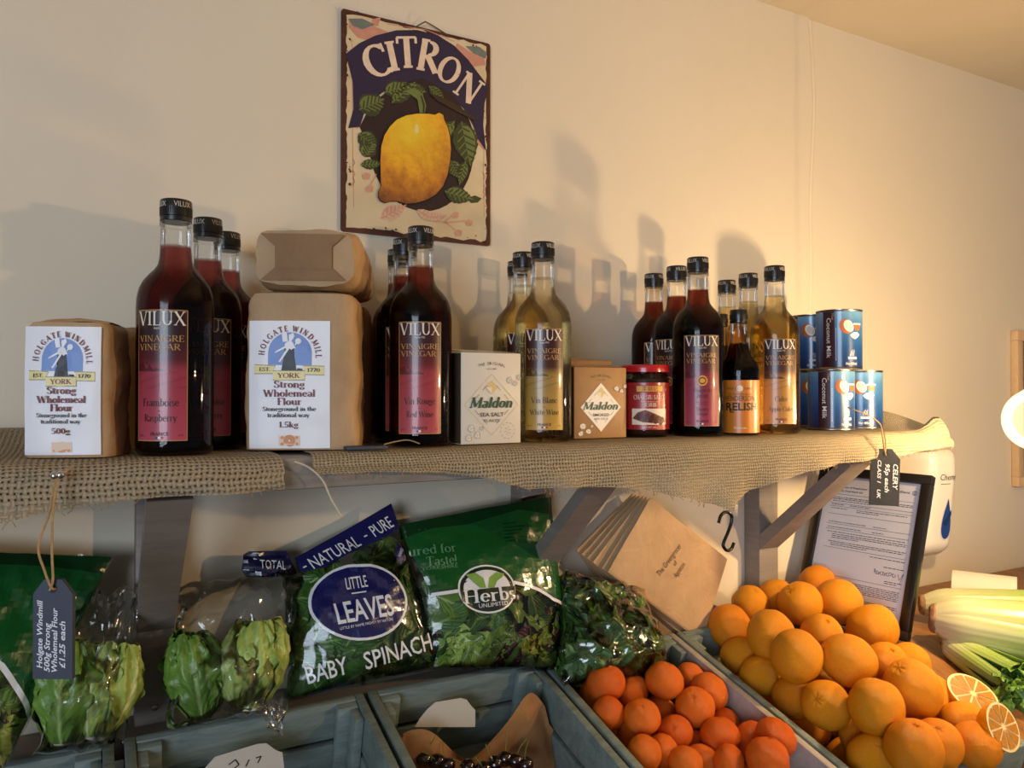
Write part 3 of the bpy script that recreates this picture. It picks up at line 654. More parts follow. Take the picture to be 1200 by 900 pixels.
# jars of sauce
JAR = [(0, .004), (.030, .002), (.036, 0), (.0395, .004), (.040, .010), (.040, .092), (.0385, .098), (.0360, .102), (.0352, .108)]
first = None
for x, y, a, label in ((.803, 1.020, -26, 'squat sauce jar with red lid, between smoked salt box and sherry vinegar'), (.836, 1.112, -26, 'red-lidded sauce jar mostly hidden behind the front jar')):
    if first is None:
        r = empty('sauce_jar', (x, y, SHELF + .003), label, 'jar', 'red-lidded sauce jars')
        MB().shell(JAR, 48).build('glass', M_glass, r, sharp=60)
        MB().lathe([(0, .005), (.036, .003), (.0385, .008), (.0388, .088), (.036, .094), (0, .094)], 48).build('sauce', mat('char_siu_sauce', '2a0a06', .25, coat=.3), r)
        m = MB().lathe([(.0398, 0), (.0408, .0008), (.0408, .0030), (.0400, .0036), (.0400, .0100), (.0392, .0118), (.036, .0126), (.034, .0120), (0, .0122)], 56)
        m.xf(Matrix.Translation((0, 0, .105))).build('lid', mat('red_lid', 'B81620', .25, coat=.5), r)
        R = .0403; f = cyl_map(R, 0); m = MB(); m.shell([(R, .012), (R, .088)], 56)
        m.poly(rect(-.030, .030, .072, .084), f, 1, .0003, (.004, .1)); m.poly(rect(-.022, .022, .0735, .0825), f, 2, .0004, (.004, .1))
        m.text('李錦記', f, 0, .0748, .0062, 1, 'sans', off=.0006)
        m.text('CHAR SIU SAUCE', f, 0, .061, .0070, 3, 'serif', width=.054)
        m.text('Chinese barbecue sauce', f, 0, .0565, .0022, 3, 'sans'); m.text('叉燒醬', f, 0, .0495, .0050, 3, 'sans')
        m.poly(rect(-.030, .030, .020, .046), f, 3, .0003, (.004, .1))
        m.poly([(-.029, .030), (-.020, .040), (-.008, .044), (.010, .037), (.026, .030), (.028, .024), (.010, .022), (-.012, .024)], f, 4, .0005, (.004, .1))
        for k in range(5): m.poly(ell(-.016 + .009 * k, .034 - .002 * k, .0042, .0075, 16, rot=-.5), f, 5, .0006, (.004, .1))
        m.text('NET WT 240 g', f, 0, .0145, .0028, 3, 'sans')
        m.build('label', [mat('jar_label', 'A32420', .35, coat=.3), ink('8c1a14'), ink('D9A441'), ink('EEDCC4'), ink('7c3a26'), ink('4e1c14')], r)
        first = r
    else:
        r = copy_tree(first); r.location = (x, y, SHELF + .003); r['label'] = label
    r.rotation_euler = (0, 0, rad(a))

# ================================================================== FLOUR BAGS
def kraft(name, c1, c2):
    m, t, p, o = base(name)
    f = t.math('ADD', t.math('MULTIPLY', t.noise(14, 6), .85), t.math('MULTIPLY', t.noise(260, 2, t.mapv(t.obj(), (1, 1, .3))), .15))
    t.ln(t.ramp(f, [(.3, hexc(c1)), (.7, hexc(c2))]), p.inputs['Base Color']); p.inputs['Roughness'].default_value = .62; p.inputs['Specular IOR Level'].default_value = .35
    t.ln(t.bump(t.noise(16, 3, None, .5, .8), .55, .008), p.inputs['Normal']); return m
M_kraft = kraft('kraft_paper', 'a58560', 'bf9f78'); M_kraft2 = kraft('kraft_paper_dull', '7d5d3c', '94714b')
M_paper = mat('white_paper', 'EDEDF2', .5, coat=.1)
def bag_fn(w_, d, h, seed):
    def pos(a, z):                                       # a angle: 0 = front centre
        e = 5.5; c_, s_ = sin(a), cos(a)
        k = (abs(c_) ** e + abs(s_) ** e) ** (-1 / e); x, y = c_ * k, -s_ * k
        t = z / h; bulge = 1 + .03 * sin(pi * t) ; taper = (1 - .03 * t) * (1 - .10 * max(0, (t - .93) / .07) ** 2)
        wr = .0036 * noise.noise(V((x * 2.2, y * 2 + seed, z * 28))) + .0019 * noise.noise(V((x * 9, y * 7 + seed, z * 90)))
        wr *= 1 - .72 * min(1, max(0, (s_ - .35) / .35))     # the labelled front lies flatter
        return V((x * (w_ / 2 + wr) * taper * bulge, y * (d / 2 + wr) * (1 + .05 * sin(pi * t)), z))
    return pos
def flour_bag(loc, rz, w_, d, h, label, size=None, lab=None, seed=1, m=None, group=None, lean=(0, 0)):
    r = empty('flour_bag', loc, label, 'flour bag', group or 'brown paper flour bags', rad(rz))
    r.rotation_euler = (lean[0], lean[1], rad(rz))
    pos = bag_fn(w_, d, h, seed); mb = MB(); n, k = 64, 40
    def body(a, b): return pos(a * 2 * pi - pi, b * h)
    mb.grid(body, n, k)
    # closed bottom and the folded top with its turned-over flap
    ring = [pos(2 * pi * i / n - pi, h) for i in range(n)]; rt = mb.v; 
    def topf(a, b):
        p = pos(a * 2 * pi - pi, h); q = V((p.x * (1 - b), p.y * (1 - b), h + .004 * sin(b * pi / 2) + .004 * b * sin(a * 2 * pi * 3)))
        return q
    mb.grid(topf, n, 6)
    def botf(a, b):
        p = pos(a * 2 * pi - pi, 0); return V((p.x * (1 - b), p.y * (1 - b), 0))
    mb.grid(botf, n, 2)
    mb.build('paper_bag', m or M_kraft, r, sharp=50)
    fl = MB(); fw = w_ * .43
    def flap(u, v):
        x = (u * 2 - 1) * fw; y = d * (.28 - .60 * v); return V((x, y, h + .0060 - .0045 * (2 * u - 1) ** 4 - .004 * (2 * v - 1) ** 4 + .0012 * noise.noise(V((x * 60, y * 60, seed)))))
    fl.grid(flap, 14, 12); fl.build('folded_flap', m or M_kraft, r, sharp=60)
    if size:
        lw, lh, lx, lz = lab
        def f(u, v, off):                                # u, v 0..1 over the label
            x = lx + (u - .5) * lw; z = lz + v * lh
            a = atan2(x / (w_ / 2), 1.0); p = pos(a, min(h, max(0, z))); return (x, p.y - .0012 - off, z)
        L = MB(); L.grid(lambda a, b: f(a, b, 0), 14, 22)
        LP = lambda pts, fn_, mi_, off_: L.poly(pts, fn_, mi_, off_, (.09, .05))
        q = lambda x, y: ((x - 40) / 505, 1 - (y - 60) / 830); QP = lambda pts: [q(*p) for p in pts]
        LP(QP([(160, 348), (160, 272)] + [(296 - 136 * cos(pi * i / 20), 272 - 137 * sin(pi * i / 20)) for i in range(21)] + [(432, 272), (432, 350)]), f, 1, .0003)
        LP(QP([(242, 385), (250, 340), (258, 300), (265, 228), (322, 232), (328, 300), (336, 385)]), f, 2, .0005)
        LP(QP([(260, 236), (266, 208), (290, 190), (312, 198), (332, 240), (318, 240), (305, 250), (290, 238), (275, 245)]), f, 0, .0007)
        for P in ([(284, 214), (206, 260), (202, 272), (288, 228)], [(288, 222), (226, 326), (236, 331), (298, 234)], [(244, 142), (276, 138), (284, 196), (252, 198)], [(288, 152), (318, 138), (324, 162), (292, 214)]): LP(QP(P), f, 0, .0009)
        LP(QP(ell(347, 193, 19, 20, 12)), f, 0, .0009); LP(QP([(325, 215), (335, 200), (342, 206), (330, 220)]), f, 0, .0010)
        LP(QP([(332, 385), (345, 368), (372, 372), (376, 385)]), f, 2, .0006)
        # ribbon
        LP([(.07, .585), (.07, .655), (.33, .645), (.30, .61), (.33, .585)], f, 3, .0008); LP([(.93, .575), (.93, .645), (.67, .645), (.70, .61), (.67, .58)], f, 3, .0008)
        LP([(.30, .535), (.30, .607), (.69, .607), (.69, .535)], f, 3, .0012)
        for P in ([(.30, .535), (.69, .535)], [(.07, .585), (.30, .585)], [(.70, .578), (.93, .575)], [(.07, .655), (.33, .647)], [(.67, .647), (.93, .645)], [(.30, .607), (.69, .607)]): L.line2(P, .006, f, 6, .0014)
        fx = lambda u, v, off: f(u, v, off)
        def T(st, u, v, hgt, mi, wd, bold=.45, font='serif', rot=0):   # text scaled separately in u and v
            vs, fs, ww = text2d(st, font, bold)
            L.add([f(u + (x / ww - .5) * wd, v + y * hgt, .0016) for x, y in vs], fs, mi)
        T('YORK', .495, .552, .038, 4, .27); T('EST.', .20, .605, .028, 5, .14, .4); T('1770', .80, .60, .028, 5, .16, .4)
        T('Strong', .50, .475, .055, 4, .38); T('Wholemeal', .50, .405, .055, 4, .64); T('Flour', .50, .340, .055, 4, .30)
        T('Stoneground in the', .50, .293, .034, 5, .66); T('traditional way', .49, .245, .034, 5, .52)
        T(size, .49, .165, .044, 4, .24)
        # arched name
        st = 'HOLGATE WINDMILL'; adv = [text2d(c, 'serif', 1)[2] for c in st]; tot = sum(adv); x = 0
        for c, wv in zip(st, adv):
            th = rad(181 - 187 * ((x + wv / 2) / tot)); x += wv
            if c == ' ': continue
            vs, fs, ww = text2d(c, 'serif', 1); out = []
            for px, py in vs:
                qx, qy = (px - ww / 2) * 36, py * 36
                out.append(f(*q(297 + (160 + qy) * cos(th) + qx * sin(th), 288 - (160 + qy) * sin(th) + qx * cos(th)), .0016))
            L.add(out, fs, 4)
        L.poly(rect(.37, .63, .02, .10), f, 7, .0004); L.poly(ell(.5, .06, .075, .075 * lw / lh, 20), f, 8, .0006); L.poly(ell(.5, .06, .012, .012 * lw / lh, 8), f, 0, .0009)
        for q in range(4):
            L.poly(ell(.41 if q % 2 else .59, .085 if q < 2 else .035, .022, .012, 10), f, 8, .0006)
        L.build('label', [M_paper, ink('6f8fd0'), ink('15151c'), ink('EBDD9A'), ink('6d1420'), ink('14141c'), ink('9a8a5a'), ink('E8C9AE'), ink('D08A55')], r)
    return r
flour_bag((-.017, 1.018, SHELF + .003), -22, .092, .075, .150, 'small brown paper flour bag with white label, leftmost on the shelf', '500g', (.080, .142, -.002, .003), 1, group='small flour bags')
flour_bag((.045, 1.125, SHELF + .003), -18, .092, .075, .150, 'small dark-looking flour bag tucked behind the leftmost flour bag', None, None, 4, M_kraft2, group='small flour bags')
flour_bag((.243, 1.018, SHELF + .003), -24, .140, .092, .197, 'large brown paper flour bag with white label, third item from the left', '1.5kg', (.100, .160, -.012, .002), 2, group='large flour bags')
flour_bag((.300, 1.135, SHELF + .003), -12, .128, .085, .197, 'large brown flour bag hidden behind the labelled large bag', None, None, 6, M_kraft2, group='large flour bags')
# the bag lying on top, its folded base towards the room
def lying_bag():
    r = empty('flour_bag', (.258, 1.035, SHELF + .2075), 'plain brown flour bag lying on its side on top of the large bags', 'flour bag', 'large flour bags', rad(-24))
    mb = MB(); w_, h, L = .128, .074, .165
    def fn(a, b):
        t = a * 2 * pi; e = 5.0; c_, s_ = sin(t), cos(t); k = (abs(c_) ** e + abs(s_) ** e) ** (-1 / e)
        y = -.070 + L * b; q = 1 - .14 * b * b; sag = -.006 * b * b
        wr = .003 * noise.noise(V((c_ * 2, s_ * 2 + 3, b * 6))) + .0015 * noise.noise(V((c_ * 6, s_ * 6, b * 18)))
        edge = 1 - .06 * max(0, 1 - b * 8)
        return V((c_ * k * (w_ / 2 + wr) * q * edge + .012 * b, y, h / 2 + s_ * k * (h / 2 + wr) * q * edge * (1 + .06 * sin(b * pi)) + sag))
    mb.grid(fn, 64, 30)
    def base_(a, b):
        p = fn(a, 0); return V((p.x * (1 - b), p.y - .004 * sin(b * pi / 2), h / 2 + (p.z - h / 2) * (1 - b)))
    mb.grid(base_, 64, 6)
    def back_(a, b):
        p = fn(a, 1); return V((.012 + (p.x - .012) * (1 - b), p.y + .012 * b, h / 2 + (p.z - h / 2) * (1 - b)))
    mb.grid(back_, 64, 6)
    mb.build('paper_bag', M_kraft, r, sharp=50)
    fl = MB(); f = lambda u, v, off: (u, -.0752 - off, v)
    fl.poly([(-.054, .008), (.050, .008), (.034, .024), (-.036, .024)], f, 0); fl.poly([(-.054, .066), (.050, .066), (.034, .050), (-.036, .050)], f, 0, .0004)
    fl.poly(rect(-.036, .034, .022, .052), f, 0, .0008)
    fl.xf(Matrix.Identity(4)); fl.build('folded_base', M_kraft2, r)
lying_bag()

# ================================================================== SALT BOXES
def salt_box(loc, rz, w_, d, h, label, kind, tilt=0):
    smoked = kind == 'smoked'
    r = empty('salt_box', loc, label, 'salt box', 'salt flake boxes', rad(rz))
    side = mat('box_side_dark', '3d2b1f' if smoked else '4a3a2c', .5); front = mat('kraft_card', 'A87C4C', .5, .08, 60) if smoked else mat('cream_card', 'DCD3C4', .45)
    b = MB(); b.box(-w_ / 2, w_ / 2, -d / 2, d / 2, 0, h, 0, bev=.0012)
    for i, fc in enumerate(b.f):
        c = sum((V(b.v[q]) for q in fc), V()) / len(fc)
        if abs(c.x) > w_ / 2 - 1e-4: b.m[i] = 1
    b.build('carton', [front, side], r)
    # top flap, slightly lifted at the left front corner
    t = MB(); t.add([(-w_ / 2 + .001, -d / 2, h + .0005), (w_ / 2 - .006, -d / 2, h + .0005), (w_ / 2 - .001, d / 2, h + .004), (-w_ / 2 + .001, d / 2, h + .006)], [(0, 1, 2, 3)])
    t.add([(-w_ / 2 + .004, -d / 2 + .002, h + .003), (-w_ / 2 - .010, -d / 2 + .006, h + .001), (-w_ / 2 - .012, d / 2 - .004, h + .001), (-w_ / 2 + .004, d / 2 - .002, h + .004)], [(0, 1, 2, 3)], 1)
    t.build('top_flap', [front, side], r, smooth=False)
    f = lambda u, v, off: (u * w_ - w_ / 2, -d / 2 - .0004 - off, v * h)
    p = MB(); asp = w_ / h
    cx, cy = .50, (.43 if not smoked else .435); R = .45 if not smoked else .385; Rv = R * asp * (1.02 if not smoked else 1.0)
    if smoked: p.poly([(cx - R, cy), (cx, cy - Rv * 1.0), (cx + R, cy), (cx, cy + Rv)], f, 0, .0003)
    q = [(cx - R, cy), (cx, cy - Rv), (cx + R, cy), (cx, cy + Rv), (cx - R, cy)]
    if not smoked: p.line2(q, .006, f, 1, .0003)
    s_ = .80
    for a, b_ in (((-1, 0), (0, 1)), ((0, 1), (1, 0)), ((-1, 0), (0, -1)), ((0, -1), (1, 0))):
        A = (cx + a[0] * R * s_, cy + a[1] * Rv * s_); B = (cx + b_[0] * R * s_, cy + b_[1] * Rv * s_)
        for t0, t1 in ((.22, .42), (.58, .78)) if True else ():
            p.line2([(A[0] + (B[0] - A[0]) * t0, A[1] + (B[1] - A[1]) * t0), (A[0] + (B[0] - A[0]) * t1, A[1] + (B[1] - A[1]) * t1)], .005, f, 3, .0005)
    g = .10 if not smoked else .085; gy = cy + Rv * (.56 if not smoked else .6)
    p.poly([(cx - g, gy), (cx, gy - g * asp), (cx + g, gy), (cx, gy + g * asp)], f, 1, .0005)
    p.poly([(cx - g, gy), (cx, gy - g * asp), (cx, gy + g * asp * .1)], f, 4, .0007)
    def T(st, u, v, hg, mi, wd, font='sans', bold=0, sh=0):
        vs, fs, ww = text2d(st, font, bold); p.add([f(u + ((x + sh * y) / ww - .5) * wd, v + y * hg, .0008) for x, y in vs], fs, mi)
    k = 1 if not smoked else .95
    T('Maldon', cx - .02, cy - .035, .115 * k, 2, .72 * (1 if not smoked else .94), 'serif', 1.1, .22)
    if smoked: T('SMOKED', cx, cy - .125, .038, 3, .32, bold=1); T('SEA SALT', cx, cy - .175, .027, 3, .26)
    else: T('SEA SALT', cx, cy - .13, .042, 3, .40, bold=1); T('FLAKES', cx, cy - .19, .030, 3, .25)
    st = 'THE ORIGINAL'
    for i, c in enumerate(st):
        if c == ' ': continue
        u = .5 + (i - 5.5) * (.038 if not smoked else .034); vs, fs, ww = text2d(c, 'sans', .4); dip = -.0009 * (i - 5.5) ** 2
        p.add([f(u + (x - ww / 2) * .034, .868 + dip + y * .032, .0008) for x, y in vs], fs, 3)
    T('since 1882', .5, .815, .016, 3, .16)
    rn = random.Random(5 if smoked else 9)
    for ux, uy, s2 in ((.80, .70, .05), (.90, .665, .04), (.97, .73, .04), (.16, .17, .06), (.26, .10, .05), (.12, .07, .05), (.33, .17, .03)):
        P = [(ux + s2 * cos(t + rn.random() * .5), uy + s2 * .75 * sin(t + rn.random() * .5)) for t in [i * pi / 3 for i in range(6)]]
        P = [(min(.995, max(.005, a)), b_) for a, b_ in P]
        p.poly(P, f, 5, .0003); p.line2(P + [P[0]], .005, f, 6, .0005); p.line2([P[0], (ux, uy), P[2]], .004, f, 6, .0005); p.line2([(ux, uy), P[4]], .004, f, 6, .0005)
    C_ = ell(.77, .14, .12, .12 * asp, 24)
    for i in range(0, 24, 2): p.line2([C_[i], C_[i + 1]], .007, f, 6, .0003)
    for i in range(6):
        t = i * pi / 3 + .3; p.line2([(.77 + .02 * cos(t), .14 + .02 * sin(t)), (.77 + .06 * cos(t), .14 + .05 * sin(t))], .006, f, 6, .0003)
    p.build('printed_front', [ink('EFE7DA'), ink('D8BE85'), ink('1d4a33'), ink('4a4038'), ink('EADBB8'), front if not smoked else ink('E8DED0'), ink('A79F93' if not smoked else '8a7a68')], r)
    r.rotation_euler.x = tilt
salt_box((.4885, .984, SHELF + .003), 0, .094, .040, .128, 'white salt flake box with green lettering, between red and white wine vinegar', 'white')
salt_box((.700, 1.021, SHELF + .003), 0, .100, .042, .112, 'brown smoked salt box with white diamond, beside the red-lidded jar', 'smoked')
salt_box((.722, 1.090, SHELF + .003), 0, .100, .040, .126, 'taller brown salt box peeking out behind the front smoked salt box', 'smoked')

# ================================================================== COCONUT MILK CANS
def can(loc, rz, label, first=None):
    if first is not None:
        r = copy_tree(first); r.location = loc; r.rotation_euler = (0, 0, rad(rz)); r['label'] = label; return r
    r = empty('coconut_milk_can', loc, label, 'can', 'blue coconut milk cans', rad(rz))
    R, h = .0432, .117; st = mat('tin', '9a948c', .28, metal=1)
    MB().lathe([(.036, .002), (.0395, .0015), (.041, 0), (.0432, .0008), (.0432, .003), (.0422, .0042), (.0422, h - .0042), (.0432, h - .003), (.0432, h - .0006), (.041, h), (.0395, h - .002), (.038, h - .0045), (0, h - .0045)], 56).build('tin', st, r)
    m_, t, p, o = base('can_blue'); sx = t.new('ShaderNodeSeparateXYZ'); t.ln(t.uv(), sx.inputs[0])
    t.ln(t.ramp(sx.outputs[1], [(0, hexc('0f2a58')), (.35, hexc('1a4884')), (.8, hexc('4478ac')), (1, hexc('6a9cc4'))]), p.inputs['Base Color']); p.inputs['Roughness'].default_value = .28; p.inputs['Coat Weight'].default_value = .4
    L = MB(); Rl = .0427; f = cyl_map(Rl, 0); L.shell([(Rl, .0045), (Rl, h - .0045)], 64)
    def panel(u0):
        L.poly(rect(u0 - .0115, u0 + .0115, .0048, h - .0048), f, 1, .0002, (.004, .2))
        vs, fs, ww = text2d('Coconut Milk', 'sans', .4)
        L.add([f(u0 - .0035 + y * .0085, .100 - x / ww * .078, .0005) for x, y in vs], fs, 2)
        vs, fs, ww = text2d('Thai', 'sans', .2); L.add([f(u0 + .0062 + y * .0045, .110 - x / ww * .014, .0005) for x, y in vs], fs, 3)
        for k in range(20): L.poly(rect(u0 + .0135, u0 + .0146, .078 - .0032 * k, .0797 - .0032 * k), f, 2, .0003, (.004, .2))
    def picture(u0):
        L.poly(ell(u0 - .011, .083, .0125, .0150, 24, rot=.5), f, 4, .0002, (.004, .2)); L.poly(ell(u0 - .0065, .0835, .0088, .0122, 24, rot=.5), f, 5, .0004, (.004, .2)); L.poly(ell(u0 - .006, .083, .0062, .0092, 24, rot=.5), f, 6, .0006, (.004, .2))
        L.poly([(u0 + .004, .087), (u0 + .021, .087), (u0 + .018, .075), (u0 + .008, .075)], f, 7, .0003, (.004, .2)); L.poly(rect(u0 + .003, u0 + .022, .086, .089), f, 5, .0004, (.004, .2))
        L.poly([(u0 - .004, .066), (u0 + .002, .071), (u0 + .012, .072), (u0 + .018, .067), (u0 + .012, .061), (u0 + .006, .058), (u0, .061)], f, 5, .0005, (.004, .2))
        L.poly(rect(u0 - .008, u0 + .010, .0195, .024), f, 2, .0003, (.004, .2))
        for k in range(4): L.line2([(u0 - .004 + k * .0025, .026), (u0 - .001 + k * .002, .036 + .002 * (k % 2))], .0007, f, 2, .0003)
        L.text('Net 400ml', f, u0 - .001, .0085, .0050, 2, 'sans', width=.022, bold=.3)
    for k in range(2): panel(k * pi * Rl - .022); picture(k * pi * Rl + .022)
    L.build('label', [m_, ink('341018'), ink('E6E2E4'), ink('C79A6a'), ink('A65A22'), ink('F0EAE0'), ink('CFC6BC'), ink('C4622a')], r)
    return r
zc = SHELF + .003
c0 = can((1.2675, 1.028, zc), -38, 'blue coconut milk can in the bottom layer, at the front under the stack')
can((1.382, 1.050, zc), -70, 'blue coconut milk can in the bottom layer, rightmost one', c0)
can((1.328, 1.124, zc), -75, 'blue coconut milk can in the bottom layer, in the shade behind the front can', c0)
can((1.295, 1.031, zc + .117), -48, 'blue coconut milk can on the top layer, nearer and further right', c0)
can((1.326, 1.126, zc + .117), -72, 'blue coconut milk can on the top layer, behind and to the left', c0)

# ================================================================== TIN SIGN
def sign():
    TL, TR, BL, BR = W(398, 12, WALL - .006), W(573, 46, WALL - .006), W(402, 265, WALL - .006), W(576, 296, WALL - .006)
    sw = (TR.x - TL.x + BR.x - BL.x) / 2; sh = (TL.z - BL.z + TR.z - BR.z) / 2
    r = empty('lemon_sign', ((TL.x + BL.x) / 2, WALL, (BL.z + BR.z) / 2), 'vintage tin wall sign with a big lemon and navy banner', 'sign')
    f = lambda u, v, off: (u * sw, -.006 - off, v * sh)
    def q(x, y):                                         # drawing units of the sign face
        u = (x - 55) / 508; top = 35 + 100 * u; bot = 828 + 33 * u; return (u, 1 - (y - top) / (bot - top))
    Q = lambda pts: [q(*p) for p in pts]
    rn = random.Random(3)
    b = MB(); rad_ = .018
    out = []
    for cx, cy, a0 in ((1 - rad_, rad_, -90), (1 - rad_, 1 - rad_, 0), (rad_, 1 - rad_, 90), (rad_, rad_, 180)):
        out += [(cx + rad_ * cos(rad(a0 + k * 22.5)), cy + rad_ * sw / sh * sin(rad(a0 + k * 22.5))) for k in range(5)]
    n = len(out); b.add([f(u, v, 0) for u, v in out] + [(u * sw, -.002, v * sh) for u, v in out], [tuple(range(n)), tuple(range(2 * n - 1, n - 1, -1))] + [(i, n + i, n + (i + 1) % n, (i + 1) % n) for i in range(n)], 0)
    m, t, p, o = base('aged_cream_print')
    nn = t.math('MULTIPLY_ADD', t.noise(9, 6), 1.8, -.4, clamp=True); t.ln(t.mix(nn, hexc('E2D2B0'), hexc('CDB58A')), p.inputs['Base Color']); p.inputs['Roughness'].default_value = .4
    m2, t, p, o = base('lemon_print'); sx = t.new('ShaderNodeSeparateXYZ'); t.ln(t.uv(), sx.inputs[0])
    du = t.math('SUBTRACT', sx.outputs[0], .43); dv = t.math('MULTIPLY', t.math('SUBTRACT', sx.outputs[1], .50), 1.35)
    d = t.math('SQRT', t.math('ADD', t.math('MULTIPLY', du, du), t.math('MULTIPLY', dv, dv)))
    d = t.math('ADD', t.math('MULTIPLY', d, 2.1), t.math('MULTIPLY_ADD', t.noise(55, 6, None, .7), .9, -.52), clamp=True)
    t.ln(t.ramp(d, [(0, hexc('F6CE34')), (.28, hexc('EFB62C')), (.52, hexc('D9942C')), (.78, hexc('B06C2C')), (1, hexc('7E4A28'))]), p.inputs['Base Color']); p.inputs['Roughness'].default_value = .35
    mk = lambda h: mat('print_' + h, h, .4, .12, 60)
    def rough_band(pts, amp):
        return [(u + amp * rn.uniform(-1, 1), v + amp * rn.uniform(-1, 1) * sw / sh) for u, v in pts]
    N = 46; inner = []
    for i in range(N): inner.append((.026 + .012 * rn.random(), .97 - .94 * i / N))
    for i in range(N // 2): inner.append((.03 + .94 * i / (N // 2), .018 + .012 * rn.random()))
    for i in range(N): inner.append((.975 - .012 * rn.random(), .03 + .94 * i / N))
    for i in range(N // 2): inner.append((.97 - .94 * i / (N // 2), .985 - .012 * rn.random()))
    b.poly(inner, f, 1, .0003)
    # ribbons in the corners
    b.poly(Q([(75, 75), (130, 85), (200, 112), (215, 140), (150, 150), (105, 140), (80, 110)]), f, 2, .0005); b.poly(Q([(75, 75), (120, 72), (160, 90), (120, 110), (90, 100)]), f, 3, .0007)
    b.poly(Q([(440, 140), (480, 165), (540, 190), (545, 215), (500, 222), (450, 190), (430, 160)]), f, 2, .0005); b.poly(Q([(470, 150), (520, 150), (550, 170), (545, 192), (500, 175)]), f, 3, .0007)
    b.poly(Q([(150, 72), (180, 62), (170, 95), (150, 95)]), f, 2, .0006); b.poly(Q([(90, 440), (135, 440), (105, 462), (78, 455)]), f, 2, .0006); b.poly(Q([(495, 440), (530, 480), (540, 520), (515, 495)]), f, 2, .0006)
    for P in ([(88, 160), (90, 500), (94, 740)], [(540, 480), (537, 600), (540, 755)], [(200, 85), (330, 98), (430, 135)]): b.line2(Q(P), .004, f, 2, .0005)
    for y in (600, 640, 665): b.line2(Q([(536, y), (544, y + 12), (537, y + 24)]), .006, f, 2, .0005); b.line2(Q([(90, y - 30), (97, y - 18), (91, y - 6)]), .006, f, 2, .0005)
    # banner
    top = [(68, 200), (110, 160), (160, 130), (230, 106), (300, 101), (370, 115), (430, 150), (480, 198), (520, 248), (556, 292)]
    right = [(541, 350), (536, 430), (547, 522)]; bot = [(515, 478), (497, 430), (465, 375), (420, 330), (370, 300), (310, 285), (255, 288), (205, 312), (160, 352), (128, 400), (112, 455)]
    left = [(76, 462), (92, 395), (90, 300)]
    b.poly(Q(top + right + bot + left), f, 4, .0009)
    # dark round ground
    b.poly(Q(ell(322, 525, 178, 218, 40)), f, 5, .0007)
    b.poly(Q([(112, 455), (150, 370), (230, 300), (320, 270), (420, 320), (480, 400), (505, 470), (500, 560), (150, 560)]), f, 5, .0010)
    # leaves
    def leaf(x, y, L, wd, ang, c1=6, c2=7, off=.0013):
        a = rad(ang); P = []
        for i in range(17):
            t_ = i / 16; w2 = wd * sin(pi * t_ ** .8) * (1 + .08 * sin(i * 2.2)); P.append((t_ * L, w2))
        P += [(t_, -w_) for t_, w_ in P[::-1]]
        X = lambda P: [(x + px * cos(a) - py * sin(a), y - (px * sin(a) + py * cos(a))) for px, py in P]
        b.poly(Q(X(P)), f, c1, off)
        b.line2(Q(X([(0, 0), (L, 0)])), .006, f, c2, off + .0003)
        up = [(i / 16 * L, wd * .80 * sin(pi * (i / 16) ** .8)) for i in range(2, 15)]
        b.poly(Q(X([(L * .10, 0)] + up + [(L * .9, 0)])), f, c2, off + .0002)
        for k in range(1, 6):
            t_ = k / 6.5; w2 = wd * sin(pi * t_ ** .8) * .8
            b.line2(Q(X([(t_ * L, 0), (t_ * L + w2 * .7, w2 * .95)])), .009, f, c1, off + .0004); b.line2(Q(X([(t_ * L, 0), (t_ * L + w2 * .6, -w2 * .85)])), .006, f, c2, off + .0003)
    for i_, a_ in enumerate(((110, 395, 90, 42, 28), (108, 480, 70, 30, -35), (125, 560, 62, 28, 62), (115, 590, 70, 18, 8), (190, 330, 90, 30, 22), (215, 365, 110, 26, 45, 6, 7), (270, 310, 60, 24, -10), (455, 420, 160, 45, -78), (430, 420, 120, 26, -130), (415, 560, 70, 26, -62), (395, 670, 105, 30, -14), (470, 560, 90, 20, -105), (340, 300, 70, 18, -40))):
        leaf(*a_, *((6, 7) if len(a_) == 5 else ()), .0013 + .0001 * i_)
    b.poly(Q([(480, 690), (505, 680), (530, 690), (515, 705), (490, 708)]), f, 6, .0013)
    b.poly(Q([(255, 322), (290, 308), (318, 330), (330, 370), (322, 412), (308, 400), (300, 350), (280, 335)]), f, 7, .0030); b.poly(Q([(340, 325), (380, 335), (440, 365), (505, 405), (500, 415), (430, 382), (370, 352)]), f, 8, .0031)
    # lemon
    lem = [(262, 408), (300, 400), (340, 399), (360, 401), (374, 393), (388, 400), (392, 418), (403, 440), (412, 475), (416, 520), (412, 570), (404, 612), (388, 652), (364, 682), (330, 704), (292, 716), (262, 720), (230, 711), (208, 713), (192, 719), (178, 712), (171, 698), (172, 680), (180, 662), (178, 625), (177, 570), (180, 520), (190, 482), (208, 450), (230, 425)]
    b.poly(Q([(x + (x - 300) * .022, y + (y - 560) * .018) for x, y in lem]), f, 9, .0034); b.poly(Q(lem), f, 10, .0037)
    b.poly(Q(ell(296, 455, 8, 18, 12)), f, 11, .0040)
    b.line2(Q([(320, 395), (322, 370), (312, 335)]), .008, f, 8, .0039)
    # pale sprigs
    for a_ in ((180, 775, 100, 28, 32, 12, 13, .0005), (300, 740, 80, 16, -28, 12, 13, .0022), (330, 765, 70, 16, 8, 12, 13, .0027)): leaf(*a_)
    for P in ([(330, 770), (400, 780), (470, 772)], [(400, 780), (440, 810)], [(395, 778), (425, 752)], [(140, 672), (165, 620)]): b.line2(Q(P), .006, f, 13, .0012)
    for x, y in ((432, 752), (482, 778), (444, 815), (132, 628), (142, 672)): b.poly(Q([(x - 13, y), (x, y - 13), (x + 14, y - 8), (x + 10, y + 10), (x - 6, y + 12)]), f, 13, .0015)
